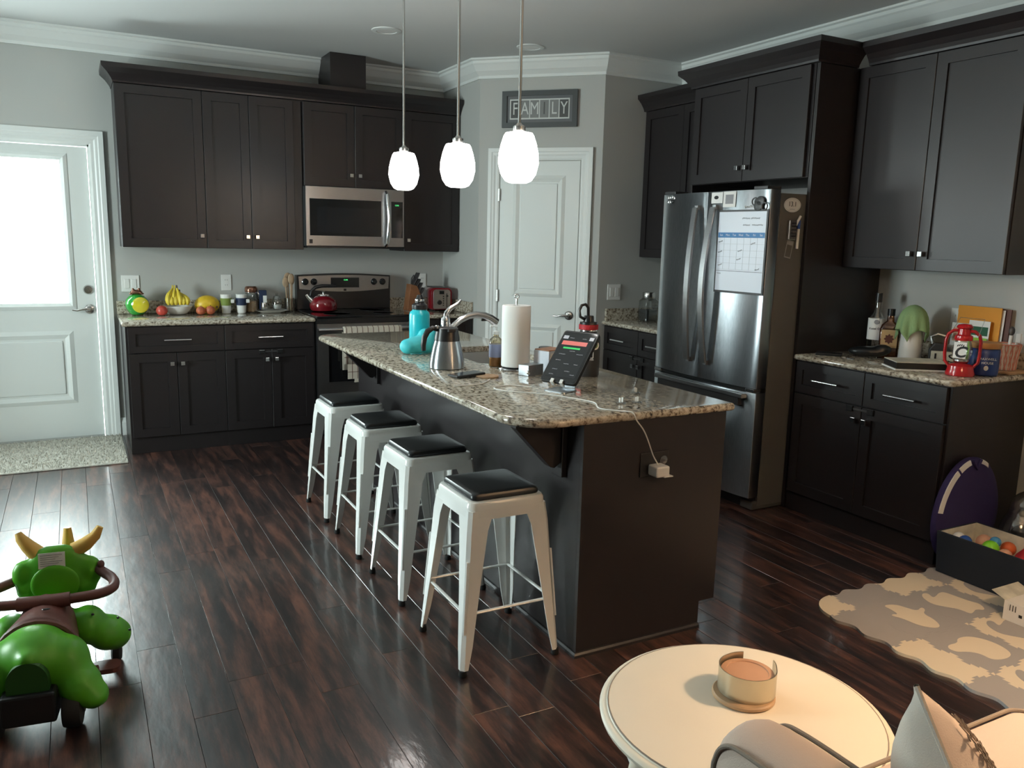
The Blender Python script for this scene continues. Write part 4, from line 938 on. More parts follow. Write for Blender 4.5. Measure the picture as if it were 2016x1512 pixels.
MB().lathe([(.026, 0), (.034, .01), (.040, .035), (.036, .065), (.030, .075)], 22).build('jar', 'clear_glass', sj, smooth=True); MB().lathe([(.031, .0755), (.024, .10), (.010, .108), (.008, .112), (.010, .12), (0, .124)], 20).build('lid', 'clear_glass', sj, smooth=True); MB().lathe([(.025, .004), (.033, .012), (.037, .034), (0, .038)], 18).build('sugar', 'paper', sj, smooth=True)
pl = thing('serving_tray', 'white rectangular serving dish under the sugar jar', 'tray', (1.035, -.13, H))
def rq2(hx, hy, z): return [(x, y, z) for x, y in rrect(-hx, hx, -hy, hy, .02, 5)]
MB().rings([rq2(.07, .05, 0), rq2(.075, .055, .003), rq2(.115, .085, .018), rq2(.118, .088, .020), rq2(.112, .083, .0195), rq2(.075, .055, .006)], True, True).xf(Matrix.Identity(4)).build('dish', 'white_ceramic', pl, smooth=True)
us = thing('utensil_jar', 'clear slim jar holding wooden spoons beside the stove', 'jar', (1.185, -.10, H))
MB().lathe([(.034, 0), (.037, .004), (.037, .10), (.0375, .104), (.0365, .104), (.0355, .006), (0, .004)], 24).build('jar', 'clear_glass', us, smooth=True)
for k, (dx, dy, h, w, lab) in enumerate(((-.022, 0, .24, .026, 'leftmost wooden spoon in the jar by the stove'), (-.004, .012, .27, .030, 'tallest round wooden spoon in the jar by the stove'), (.010, -.012, .265, .024, 'wooden spatula right of the tall spoon in the jar'), (.022, .004, .262, .018, 'rightmost narrow wooden spoon in the jar'))):
    t = thing('wooden_spoon', lab, 'spoon', (1.185, -.10, H+.008), 0, 'wooden spoons by the stove')
    b0, b1 = Vector((dx*.7, dy*.7, 0)), Vector((dx*1.15, dy*1.5, h-.05))
    MB().tube([b0, b0.lerp(b1, .5), b1], [.006, .0055, .006], 8).build('handle', 'wood_spoon', t, smooth=True); MB().ellipsoid(b1+Vector((0, 0, .028)), (w, .008, .042), 16, 10).build('bowl', 'wood_spoon', t, smooth=True)
# right of the stove: knife block and toaster
kb = thing('knife_block', 'reddish wooden knife block full of black-handled knives', 'knife block', (2.150, -.20, H))
MB().plate([(-.055, 0), (.075, 0), (.075, .10), (.03, .20), (-.025, .215)], [], -.05, .05, RZ(0) @ XZ).build('block', 'wood_block', kb, bevel=.004)
sl = Vector((.5, 0, 1)).normalized()
for r in range(4):
    for c_ in range(3 if r else 2):
        p = Vector((.058-r*.022+.012, -.032+c_*.030, .135+r*.022)); ln = (.055, .075, .085, .115)[r]
        MB().tube([p-sl*.012, p+sl*.02, p+sl*ln*.8, p+sl*ln], [.008, .010, .010, .007], 8, flat=.8).build('knife_handle', 'black_plastic', kb, smooth=True)
MB().tube([(-.008, -.015, .205), (-.005, -.015, .26), (.012, -.015, .285), (.025, -.015, .262), (.018, -.015, .23)], .006, 8).build('scissor_handle', 'black_plastic', kb, smooth=True)
ts = thing('toaster', 'red toaster with silver control face beside the knife block', 'toaster', (2.372, -.22, H), -.12)
def rqy(hx, z0, z1, y, r=.035): return [(x, y, z) for x, z in rrect(-hx, hx, z0, z1, [.012, .012, r, r], 5)]
MB().rings([rqy(.085, .012, .185, .15), rqy(.088, .012, .188, .145), rqy(.088, .012, .188, -.115), rqy(.085, .014, .185, -.120)]).build('body', 'red_enamel', ts, smooth=True)
fc = MB().rings([rqy(.072, .018, .176, -.1205, .025), rqy(.070, .020, .174, -.127, .025)]).build('control_face', 'brushed_steel_h', ts, smooth=True)
MB().box(-.06, .06, -.11, .14, .1885, .190).build('slot_plate', 'black_plastic', ts); MB().box(-.022, .018, -.1278, -.1271, .138, .165).build('display', 'black_gloss', fc)
MB().lathe([(.020, 0), (.018, .014), (0, .015)], 18).xf(TR(-.022, -.1272, .072) @ XZ).build('dial', 'black_plastic', fc, smooth=True)
for k in range(5): MB().lathe([(.005, 0), (.005, .003), (0, .003)], 10).xf(TR(.012, -.1272, .048+k*.018) @ XZ).build('button', 'black_plastic', fc)
MB().box(.038, .044, -.1278, -.1271, .03, .145).build('lever_slot', 'black_plastic', fc); MB().box(.032, .050, -.142, -.128, .118, .130).build('lever', 'black_plastic', fc, bevel=.003)
for x in (-.06, .06): MB().box(x-.012, x+.012, -.10, .13, 0, .012).build('foot', 'black_rubber', ts)
# glass canister by the refrigerator
cn = thing('glass_canister', 'tall glass canister with lid left of the refrigerator', 'canister', (3.56, -1.50, H))
MB().rings([[(x, y, z) for x, y in rrect(-h, h, -h, h, .02, 4)] for h, z in ((.055, 0), (.060, .004), (.060, .15), (.045, .168), (.042, .175))], True, False).build('jar', 'clear_glass', cn, smooth=True)
MB().lathe([(.046, .1755), (.048, .185), (.048, .215), (.045, .22), (0, .221)], 22).build('lid', 'nickel', cn, smooth=True); MB().box(-.05, .05, -.05, .05, .006, .09).build('contents', 'dark_gray', cn, bevel=.006)

# ------------------------------------------------------------------ right counter
vb = thing('vodka_bottle', 'clear vodka bottle with white label against the dark cabinet panel', 'bottle', (3.70, -3.405, H))
MB().lathe([(.040, 0), (.044, .004), (.045, .17), (.041, .20), (.02, .235), (.015, .26), (.015, .29)], 24).build('bottle', 'clear_glass', vb, smooth=True); MB().lathe([(.018, .2905), (.018, .342), (0, .343)], 18).build('cap', 'black_plastic', vb, smooth=True)
MB().lathe([(.0455, .082), (.0458, .083), (.0458, .20), (.0452, .201)], 24).build('label', 'paper', vb, smooth=True)
dd = (Vector((-.2615, -6.488, 0))-Vector((3.70, -3.405, 0))).normalized(); az2 = math.atan2(dd.y, dd.x)+PI/2
o = text('brand', 'Ketel One', .017, (0, 0, 0), (0, 0, 0), 'ink', vb); o.matrix_local = RZ(az2) @ TR(0, -.0468, .145) @ RX(PI/2)
MB().ellipsoid((0, -.046, .182), (.014, .001, .013)).xf(RZ(az2)).build('crest', 'paper_print', vb)
wb = thing('whiskey_bottle', 'square amber whiskey bottle with tan label and brown medallion', 'bottle', (3.675, -3.512, H), az2)
def rqb(h, r, z): return [(x, y, z) for x, y in rrect(-h, h, -h*.7, h*.7, r, 4)]
MB().rings([rqb(.046, .01, 0), rqb(.05, .012, .004), rqb(.05, .012, .15), rqb(.042, .014, .175), rqb(.02, .0135, .195), rqb(.017, .0115, .225)]).build('bottle', 'amber_glass', wb, smooth=True)
MB().rings([rqb(.045, .01, .006), rqb(.046, .01, .10)]).build('liquor', 'whiskey', wb); MB().lathe([(.020, .2255), (.020, .262), (0, .263)], 18).build('cap', 'black_plastic', wb, smooth=True)
lb = MB().box(-.041, .041, -.0365, -.0355, .052, .15).build('label', 'label_tan', wb); MB().plate([((.022+.004*math.cos(8*a))*math.cos(a), .10+(.024+.004*math.cos(8*a))*math.sin(a)) for a in [2*PI*k/32 for k in range(32)]], [], .0366, .0372, XZ).build('medallion', 'label_brown', lb)
sb = thing('spray_bottle', 'white tapered bottle under the draped green cloth', 'bottle', (3.666, -3.655, H))
MB().lathe([(.055, 0), (.058, .004), (.055, .09), (.050, .17), (.036, .215), (.02, .235), (.018, .255), (0, .256)], 26).build('bottle', 'white_plastic', sb, smooth=True)
MB().box(-.02, .018, -.012, .012, .2565, .282).build('spray_head', 'white_plastic', sb, bevel=.005)
gc = thing('green_cloth', 'pale green cloth draped over the white bottle', 'cloth', (3.666, -3.655, H+.172))
b = MB(); n = 22; V = {}
for i in range(n+1):
    for j in range(n+1):
        u_, v_ = (-1+2*i/n)*.155, (-1+2*j/n)*.155; r = math.hypot(u_, v_); a = math.atan2(v_, u_); r0 = .037
        if r < r0: x, y, z = u_, v_, .122-.4*r*r/r0
        else:
            hgt = r-r0; rad = r0+.036*(1-math.exp(-hgt/.03))+.075*hgt*(.5+.5*math.sin(a*4+.8))+.006*math.sin(a*9)*hgt/.1
            x, y, z = rad*math.cos(a), rad*math.sin(a), .108-hgt*.97
        V[i, j] = b.bm.verts.new((x, y, z))
for i in range(n):
    for j in range(n): b.bm.faces.new((V[i, j], V[i+1, j], V[i+1, j+1], V[i, j+1]))
b.xf(TR(0, 0, 0) @ RZ(az2+.45)); o = b.build('cloth', 'cloth_green', gc, smooth=True); md = o.modifiers.new('s', 'SOLIDIFY'); md.thickness = .003; md.offset = 1
bk = thing('flat_box', 'flat black and white game box in front of the white bottle', 'box', (3.43, -3.87, H), -.58)
MB().box(-.135, .135, -.095, .095, 0, .006).build('tray', 'paper', bk); MB().box(-.128, .128, -.088, .088, .0065, .036).build('black_side', 'black_plastic', bk); MB().box(-.128, .128, -.088, .088, .0365, .040).build('lid', 'lining', bk)
us2 = thing('wooden_word_sign', 'small tan wooden block sign reading US behind the flat box', 'sign', (3.70, -3.845, H), az2)
MB().box(-.075, .075, -.015, .015, 0, .068).build('block', 'lining', us2, bevel=.002); text('letters', 'US', .062, (-.01, -.0155, .034), FRONT, 'ink', us2, sx=1.5)
gd = thing('dark_gadget', 'dark grey tabletop gadget with clips behind the wooden sign', 'gadget', (3.728, -3.775, H), az2)
MB().plate([(-.045, 0), (.06, 0), (.06, .07), (.03, .10), (-.02, .105), (-.045, .07)], [], -.03, .03, XZ).build('body', 'dark_gray', gd, bevel=.004)
MB().tube([(-.03, 0, .10), (-.04, 0, .135), (-.01, 0, .15), (.03, 0, .14), (.05, 0, .16)], .008, 8).build('clip', 'nickel', gd, smooth=True)
def slabthing(name, label, cat, loc, rz, w, h, d, m, tilt=0, group=None):
    t = thing(name, label, cat, loc, rz, group); t.rotation_euler = (tilt, 0, rz); MB().box(-w/2, w/2, -d, 0, 0, h).build('sheet', m, t, bevel=min(.001, d*.3)); return t
t = slabthing('black_folder', 'dark brown folder standing behind the orange envelope', 'folder', (3.842, -3.945, H), RR, .235, .300, .008, 'label_brown', -.04)
t = slabthing('white_envelope', 'white envelope standing between orange envelope and dark folder', 'envelope', (3.828, -3.925, H), RR, .225, .295, .003, 'paper', -.04)
t = slabthing('orange_envelope', 'large orange envelope standing against the right wall', 'envelope', (3.818, -3.912, H), RR, .230, .305, .004, 'orange_paper', -.04); MB().box(-.115, .115, -.006, -.0045, .27, .304).build('flap', 'orange_paper', t)
t = slabthing('green_mailer', 'white mailer with dark green band in front of orange envelope', 'mail', (3.792, -3.935, H), RR, .112, .235, .003, 'paper', -.05); MB().box(-.054, .048, -.0042, -.0032, .160, .205).build('green_band', 'green_paper', t)
t = slabthing('lime_card', 'lime green card leaning under the dark green mailer', 'card', (3.772, -3.948, H), RR, .095, .150, .003, 'lime_paper', -.05)
t = slabthing('grey_card', 'grey greeting card left of the dark green mailer', 'card', (3.785, -3.845, H), RR, .105, .215, .003, 'photo_light', -.05); MB().box(-.04, .04, -.0042, -.0032, .12, .19).build('print', 'toy_peach', t)
ln = thing('hurricane_lantern', 'red hurricane lantern with a white paw logo tag', 'lantern', (3.432, -4.098, H))
MB().lathe([(.050, 0), (.062, .002), (.064, .010), (.058, .030), (.056, .048), (.046, .055), (.030, .060), (0, .061)], 28).build('tank', 'red_lantern', ln, smooth=True)
MB().lathe([(.028, .0615), (.032, .066), (.036, .070), (.036, .078), (.030, .080)], 24).build('burner', 'nickel', ln, smooth=True)
MB().lathe([(.034, .0805), (.044, .105), (.045, .125), (.036, .155), (.033, .168)], 26, cap=False).build('globe', 'clear_glass', ln, smooth=True)
MB().lathe([(.038, .1685), (.040, .176), (.038, .190), (.028, .196), (.026, .222), (.034, .226), (.036, .232), (.028, .242), (.010, .246), (0, .246)], 26).build('chimney', 'red_lantern', ln, smooth=True)
for s in (-1, 1):
    pts = [(0, s*.052, .045), (0, s*.070, .065), (0, s*.074, .10), (0, s*.074, .165), (0, s*.066, .195), (0, s*.045, .212), (0, s*.026, .214)]
    MB().tube(pts, .011, 10, flat=.7).xf(RZ(.4)).build('side_tube', 'red_lantern', ln, smooth=True)
MB().tube([(.062*math.cos(a), .062*math.sin(a), .13+.004*math.sin(4*a)) for a in []] or [(0, -.07, .19), (.05, -.06, .27), (.05, .06, .27), (0, .07, .19)], .0014, 6).build('bail_wire', 'nickel', ln, smooth=True)
dd3 = (Vector((-.2615, -6.488, 0))-Vector((3.432, -4.098, 0))).normalized(); az3 = math.atan2(dd3.y, dd3.x)+PI/2
Mq = RZ(az3-.22) @ TR(0, -.0475, .122)
tg = MB().box(-.027, .027, -.0015, 0, -.035, .040).xf(Mq).build('logo_tag', 'paper', ln)
o = text('letter', 'C', .072, (0, 0, 0), (0, 0, 0), 'ink', ln, shear=.25, offset=.002); o.matrix_local = Mq @ TR(0, -.0019, -.008) @ RX(PI/2)
for k in range(4): MB().ellipsoid((-.010+k*.008, -.0019, .024+.003*math.sin(k)), (.0024, .0006, .006), 8, 6, Matrix.Rotation(.5, 3, 'Y')).xf(Mq).build('claw_mark', 'ink', tg)
cf = thing('coffee_tub', 'blue plastic coffee tub with tan lid behind the red lantern', 'tub', (3.565, -4.125, H))
MB().lathe([(.058, 0), (.064, .005), (.066, .02), (.066, .115), (.064, .125), (.060, .130)], 28).build('tub', 'coffee_blue', cf, smooth=True); MB().lathe([(.066, .1305), (.068, .133), (.068, .155), (.065, .158), (0, .158)], 28).build('lid', 'coffee_lid', cf, smooth=True)
dd4 = (Vector((-.2615, -6.488, 0))-Vector((3.565, -4.125, 0))).normalized(); az4 = math.atan2(dd4.y, dd4.x)+PI/2
for z, s in ((.083, 'MAXWELL'), (.064, 'HOUSE')): o = text('brand', s, .016, (0, 0, 0), (0, 0, 0), 'paper', cf); o.matrix_local = RZ(az4+.25) @ TR(0, -.0672, z) @ RX(PI/2)
MB().ellipsoid((-.004, -.0668, .040), (.010, .0012, .012)).xf(RZ(az4+.25)).build('cup_mark', 'paper', cf)
o = tag(MB().plate(rrect(-.08, .08, -.075, .075, .02, 5), [], 0, .012).build('trivet', 'wood_light', bevel=.002), 'light wooden board under the pink basket', 'board'); o.location = (3.765, -4.115, H)
bs = thing('woven_basket', 'pink and white woven basket holding kitchen tools', 'basket', (3.765, -4.105, H+.0125))
MB().lathe([(.048, 0), (.050, .004), (.054, .06), (.064, .125), (.061, .125), (.050, .06), (.046, .008), (0, .006)], 28).build('shell', 'basket_white', bs, smooth=True)
for k in range(48):
    a = 2*PI*k/48; pts = []
    for j in range(9):
        u_ = j/8; r = .0505+.0045*u_+.011*u_*u_; aa = a+.05*math.sin(u_*PI*4+k*PI); pts.append((r*math.cos(aa), r*math.sin(aa), .002+u_*.122))
    MB().tube(pts, .0030, 5).build('woven_strand', 'basket_pink' if k % 3 else 'basket_white', bs, smooth=True)
MB().tube([(.063*math.cos(a*PI/14), .063*math.sin(a*PI/14), .126) for a in range(29)], .0038, 6, cap=False).build('rim', 'basket_pink', bs, smooth=True)
t = thing('kitchen_brush', 'tool with dark round head standing in the pink basket', 'brush', (3.775, -4.11, H+.03)); MB().tube([(0, 0, 0), (.01, .0, .15)], .008, 8).build('handle', 'white_plastic', t, smooth=True); MB().ellipsoid((.012, 0, .172), (.014, .014, .022)).build('head', 'dark_gray', t, smooth=True)
t = thing('white_spatula', 'white plastic spatula leaning in the pink basket', 'spatula', (3.77, -4.125, H+.03)); MB().tube([(0, 0, 0), (0, -.025, .12)], .006, 8).build('handle', 'white_plastic', t, smooth=True); MB().box(-.005, .005, -.045, -.02, .12, .165).build('blade', 'white_plastic', t, bevel=.003)
cpx = thing('black_pouch', 'soft black sunglasses pouch lying on the right counter', 'pouch', (3.53, -3.475, H), az2)
MB().ellipsoid((.02, 0, .030), (.105, .05, .030)).ellipsoid((.09, 0, .045), (.05, .035, .030)).build('pouch', 'black_leather', cpx, remesh=.008)
t = thing('black_wallet', 'flat black wallet beside the refrigerator panel', 'wallet', (3.40, -3.375, H), az2); MB().box(-.085, .05, -.045, .045, 0, .014).build('wallet', 'black_leather', t, bevel=.004)
t = thing('key_ring', 'metal key ring in front of the black pouch', 'keys', (3.365, -3.485, H+.002), .3); MB().tube([(.018*math.cos(a*PI/10), .018*math.sin(a*PI/10), .002) for a in range(21)], .002, 6, cap=False).build('ring', 'chrome', t, smooth=True); MB().box(.018, .055, -.008, .008, 0, .003).build('key', 'nickel', t); MB().box(-.01, .01, -.055, -.018, 0, .003).build('key', 'nickel', t)
# child locks on cabinet fronts
def lock(x, y, z, rz, lab):
    t = thing('child_lock', lab, 'child lock', (x, y, z), rz)
    for q in (-.063, .063): MB().box(q-.020, q+.020, -.010, 0, -.016, .014).build('catch', 'black_plastic', t, bevel=.003); MB().box(q-.018, q+.018, -.0118, -.0102, .009, .013).build('metal_edge', 'chrome', t)
    MB().box(-.042, .042, -.006, -.001, -.006, .004).build('strap', 'dark_gray', t, bevel=.001)
lock(XR-.631, -3.716, .661, RR, 'black strap lock across the doors below the red lantern')
lock(XR-.631, -1.815, .661, RR, 'black strap lock across the doors left of the refrigerator')
lock(.927, -.631, .661, 0, 'black strap lock across the doors below the travel cups')

# ------------------------------------------------------------------ floor things on the right
# foam puzzle mat
MX = [2.352, 2.502, 2.787, 3.072, 3.357]; MY = [-4.238, -4.375, -4.660, -4.945, -5.230, -5.515]
mt = thing('foam_play_mat', 'grey and cream foam puzzle mat with animal shapes on the floor', 'play mat', (2.352, -4.238, 0))
def teeth(p, q, sgn, outer):
    """points from p towards q, without q; interlocking teeth, or a wave on the outside"""
    p, q = Vector(p), Vector(q); d = q-p; L_ = d.length; t_ = d/L_; n_ = Vector((t_.y, -t_.x))*sgn; P = []
    if outer:
        k = max(6, int(L_/.012))
        for i in range(k): u_ = i/k; P.append(p+d*u_+n_*.012*math.sin(2*PI*u_*(2 if L_ > .2 else 1)))
        return P
    k = 5 if L_ > .2 else 3; P.append(p)
    for i in range(k):
        u0, u1 = (i+.5)/k-.26/k, (i+.5)/k+.26/k; am = .011*(1 if i % 2 == 0 else -1)
        for u_, a in ((u0+.04/k, 0), (u0-.06/k, am), (u1+.06/k, am), (u1-.04/k, 0)): P.append(p+d*u_+n_*a)
    return P
def tile(i, j, m, inlay=None, im=None):
    x0, x1, y1, y0 = MX[i], MX[i+1], MY[j], MY[j+1]
    P = []
    P += teeth((x0, y0), (x1, y0), 1, False)                                   # near side, canonical direction +x
    P += teeth((x1, y0), (x1, y1), 1, False)                                   # canonical +y
    tp = teeth((x0, y1), (x1, y1), 1, j == 0); P += [Vector((x1, y1))]+[q for q in tp[1:]][::-1]
    lf = teeth((x0, y0), (x0, y1), 1, i == 0); P += [Vector((x0, y1))]+[q for q in lf[1:]][::-1]
    if i == 0 and j == 0:
        P = teeth((x0, y0), (x1, y0), 1, False)+teeth((x1, y0), (x1, y1), 1, False)+[Vector((x1-(x1-x0)*math.sin(a), y0+(y1-y0)*math.cos(a))) for a in [PI/2*k/10 for k in range(10)]]
    g = Vector(((x0+x1)/2, (y0+y1)/2)); P = [(g.x+(q.x-g.x)*.9985-mt.location.x, g.y+(q.y-g.y)*.9985-mt.location.y) for q in P]
    holes = []
    o = MB().plate(P, [], 0, .012).build('mat_tile', m, mt)
    if inlay:
        s = .125; A = [((x0+x1)/2+s*a-mt.location.x, (y0+y1)/2+s*c_-mt.location.y) for a, c_ in inlay]
        MB().plate(A, [], .0121, .0128).build('animal_inlay', im, o)
    return o
def smoothp(P, it=2):
    for _ in range(it):
        Q = []
        for a, c_ in zip(P, P[1:]+P[:1]): Q += [(.75*a[0]+.25*c_[0], .75*a[1]+.25*c_[1]), (.25*a[0]+.75*c_[0], .25*a[1]+.75*c_[1])]
        P = Q
    return P
bunny = smoothp([(.10, .85), (.35, .70), (.42, .48), (.55, .10), (.95, .25), (.90, .05), (.55, -.10), (.50, -.55), (.25, -.95), (-.05, -.95), (-.35, -.60), (-.38, -.05), (-.55, .25), (-.40, .30), (-.25, .20), (-.15, .55), (-.15, .85)])
eleph = smoothp([(-.30, .95), (-.12, .85), (-.30, .55), (-.05, .60), (.25, .72), (.50, .70), (.55, .30), (.62, -.2), (.75, -.45), (.45, -.85), (.2, -.65), (-.05, -.75), (-.30, -.80), (-.30, -.40), (-.55, -.10), (-.80, .25), (-.60, .75)])
turtle = smoothp([(-.70, .45), (-.30, .40), (-.05, .60), (.40, .55), (.70, .2), (.75, -.3), (.55, -.75), (.1, -.85), (-.35, -.7), (-.30, -.3), (-.55, -.05), (-.85, .05), (-.9, .3)])
for i in range(4):
    for j in range(5):
        if i == 0: m = 'mat_cream' if j in (0, 2, 4) else 'mat_gray'; tile(i, j, m)
        elif j == 0: tile(i, j, 'mat_gray' if i % 2 else 'mat_cream')
        else:
            gray = (i, j) in ((1, 1), (2, 1), (1, 2), (3, 2), (2, 3), (1, 4), (3, 4)); an = (bunny, eleph, turtle)[(0 if (i, j) == (1, 1) else 1 if (i, j) == (2, 1) else 2 if (i, j) == (1, 2) else (i+j) % 3)]
            tile(i, j, 'mat_gray' if gray else 'mat_cream', an, 'mat_cream' if gray else 'mat_gray')
bi = thing('toy_bin', 'navy fabric toy bin with patterned lining beside the right cabinet', 'bin', (3.175, -4.262, .0135))
WX, WY, HZ = .27, .50, .195
b = MB(); b.rings([[(0+.0, 0-.0, 0), (WX, 0, 0), (WX, -WY, 0), (0, -WY, 0)], [(-.012, .008, HZ), (WX+.008, .008, HZ), (WX+.008, -WY-.008, HZ), (-.012, -WY-.008, HZ)], [(0, -.002, HZ), (WX-.002, -.002, HZ), (WX-.002, -WY+.002, HZ), (0, -WY+.002, HZ)], [(.008, -.008, .01), (WX-.008, -.008, .01), (WX-.008, -WY+.008, .01), (.008, -WY+.008, .01)]])
b.build('shell', 'navy_fabric', bi, bevel=.002)
b = MB(); b.rings([[(.001, -.003, HZ-.001), (WX-.003, -.003, HZ-.001), (WX-.003, -WY+.003, HZ-.001), (.001, -WY+.003, HZ-.001)], [(.009, -.0095, .0115), (WX-.0095, -.0095, .0115), (WX-.0095, -WY+.0095, .0115), (.0095, -WY+.0095, .0115)]], False, True); b.build('lining', 'lining', bi)
toys = [('toy_ball', 'lime green toy ball in the navy bin', .115, -.17, .150, .036, 'toy_green'), ('toy_ball', 'blue toy ball at the left end of the navy bin', .06, -.085, .160, .030, 'toy_blue'), ('toy_ball', 'white toy ball at the left end of the navy bin', .075, -.045, .165, .026, 'toy_white'), ('toy_ball', 'peach coloured toy ball in the middle of the navy bin', .165, -.11, .150, .036, 'toy_peach'), ('toy_ball', 'orange toy ball right of the lime ball', .20, -.20, .145, .032, 'toy_orange'), ('toy_ball', 'pink toy ball in front of the red cap', .10, -.245, .145, .030, 'toy_peach'), ('toy_ball', 'small sky blue toy ball behind the lime ball', .155, -.165, .172, .024, 'toy_sky')]
for nm, lab, x, y, z, r, m in toys:
    t = thing(nm, lab, 'toy', (3.175+x, -4.262+y, .0135+z-r), 0, 'toys in the navy bin'); MB().ellipsoid((0, 0, r), (r, r, r), 18, 12).build('ball', m, t, smooth=True); MB().lathe([(r*1.001, -.002), (r*1.01, 0), (r*1.001, .002)], 20, (0, 0, r), cap=False).build('seam', m, t, smooth=True)
t = thing('red_cloth_cap', 'red knit hat lying at the right of the navy bin', 'hat', (3.175+.13, -4.262-.36, .130), .4); MB().lathe([(.085, 0), (.088, .01), (.078, .05), (.05, .085), (0, .10)], 22).build('crown', 'toy_red', t, smooth=True); MB().lathe([(.084, -.002), (.092, .006), (.092, .014), (.086, .02)], 22).build('brim', 'black_plastic', t, smooth=True)
o = MB(); 
for k in range(60): 
    r = random.uniform(.018, .03); o.ellipsoid((random.uniform(.04, WX-.04), random.uniform(-WY+.04, -.04), random.uniform(.045, .085)), (r, r, r), 8, 6)
o = o.build('toy_fill', 'toy_peach', smooth=True); o['kind'] = 'stuff'; o.location = bi.location; tag(o, 'jumbled small toys filling the bottom of the navy bin', 'toys')
pg = thing('pop_up_tent', 'folded purple pop-up hoop bag with white trim leaning on cabinet', 'play tent', (3.42, -4.194, 0))
prof = [(.235*math.cos(a)*(1-.10*math.sin(a)), .255+.265*math.sin(a)) for a in [2*PI*k/40 for k in range(40)]]
pts = [(x, z) for x, z in prof]
rs = []
for y, s in ((.0, .93), (-.008, .985), (-.022, 1.0), (-.036, .985), (-.045, .93), (-.049, .75)): rs.append([(x*s, y, .255+(z-.255)*s) for x, z in pts])
MB().rings(rs).build('fabric', 'purple_fabric', pg, smooth=True)
def trimband(a0, a1, nm):
    b = MB(); R = []
    for k in range(17):
        a = a0+(a1-a0)*k/16; x, z = .235*math.cos(a)*(1-.10*math.sin(a)), .255+.265*math.sin(a)
        R.append([(x*.982, -.0415, .255+(z-.255)*.982), (x*.90, -.0485, .255+(z-.255)*.90), (x*.90, -.0450, .255+(z-.255)*.90), (x*.982, -.036, .255+(z-.255)*.982)])
    b.rings(R); return b.build(nm, 'white_fabric', pg)
trimband(1.75, 2.12, 'white_trim'); trimband(2.18, 3.05, 'white_trim'); trimband(1.05, 1.38, 'white_trim')
MB().tube([(-.03, -.050, .51), (.0, -.054, .47), (.03, -.050, .51)], .007, 8).build('loop_strap', 'purple_fabric', pg, smooth=True)
tbg = thing('toy_bag', 'clear plastic bag stuffed with toys at the right edge', 'bag', (3.70, -4.34, 0))
MB().ellipsoid((0, 0, .14), (.13, .10, .14)).ellipsoid((.02, 0, .26), (.10, .08, .09)).ellipsoid((.05, -.02, .33), (.05, .05, .05)).build('bag', 'clear_plastic', tbg, remesh=.014)
for nm, x, y, z, r, m in (('blue_block', .03, -.04, .30, .040, 'toy_sky'), ('dark_lump', -.04, -.03, .14, .075, 'dark_gray'), ('orange_piece', .05, -.06, .245, .022, 'toy_orange'), ('white_piece', .0, -.05, .225, .028, 'toy_white'), ('grey_piece', -.045, -.02, .25, .038, 'photo_gray'), ('rust_piece', .0, -.01, .31, .03, 'label_brown')):
    MB().ellipsoid((x, y, z), (r, r*.8, r*.8), 12, 8).build(nm, m, tbg, smooth=True)
tp_ = thing('pink_toy', 'pink plush toy standing at the right edge behind the navy bin', 'toy', (3.69, -4.50, 0)); MB().ellipsoid((0, 0, .12), (.065, .06, .12)).ellipsoid((0, 0, .25), (.055, .05, .05)).build('body', 'toy_pink', tp_, remesh=.01); MB().ellipsoid((-.01, -.02, .30), (.03, .03, .03)).build('cap', 'toy_white', tp_, smooth=True)
pk = thing('white_carton', 'white open carton with barcode on the play mat', 'box', (2.97, -4.70, .0135))
MB().plate(rect(0, .18, -.28, 0), [rect(.003, .177, -.277, -.003)], 0, .080).build('walls', 'paper', pk); MB().box(.003, .177, -.277, -.003, .0, .003).build('bottom', 'paper', pk)
for k in range(6): MB().box(-.0008, -.0001, -.018-k*.0055-.003*(k % 2), -.018-k*.0055, .045, .070).build('barcode_bar', 'ink', pk)
for k in range(3): MB().box(-.0008, -.0001, -.075-k*.03, -.062-k*.03, .030, .042).build('printed_mark', 'ink', pk)
MB().box(.0, .18, -.002, .06, .0, .0015).xf(TR(0, 0, .0805) @ RX(.35)).build('flap', 'lining', pk)

# ------------------------------------------------------------------ rug at the door
rgm = thing('door_mat', 'pale shaggy mat in front of the exterior door', 'rug', (-.60, -.44, 0))
MB().box(-.565, .565, -.398, .398, .0005, .012).build('backing', 'rug', rgm, bevel=.004)
b = MB(); rnd = random.Random(3)
for k in range(7000):
    x, y = rnd.uniform(-.56, .56), rnd.uniform(-.395, .395); h = rnd.uniform(.008, .016); ax, ay = rnd.uniform(-.008, .008), rnd.uniform(-.008, .008); a = rnd.uniform(0, PI); c_, s_ = math.cos(a)*.003, math.sin(a)*.003
    vs = [b.bm.verts.new(p) for p in ((x-c_, y-s_, .0115), (x+c_, y+s_, .0115), (x+ax, y+ay, .012+h))]; b.bm.faces.new(vs)
o = b.build('pile', 'rug', rgm); o['kind'] = 'stuff'
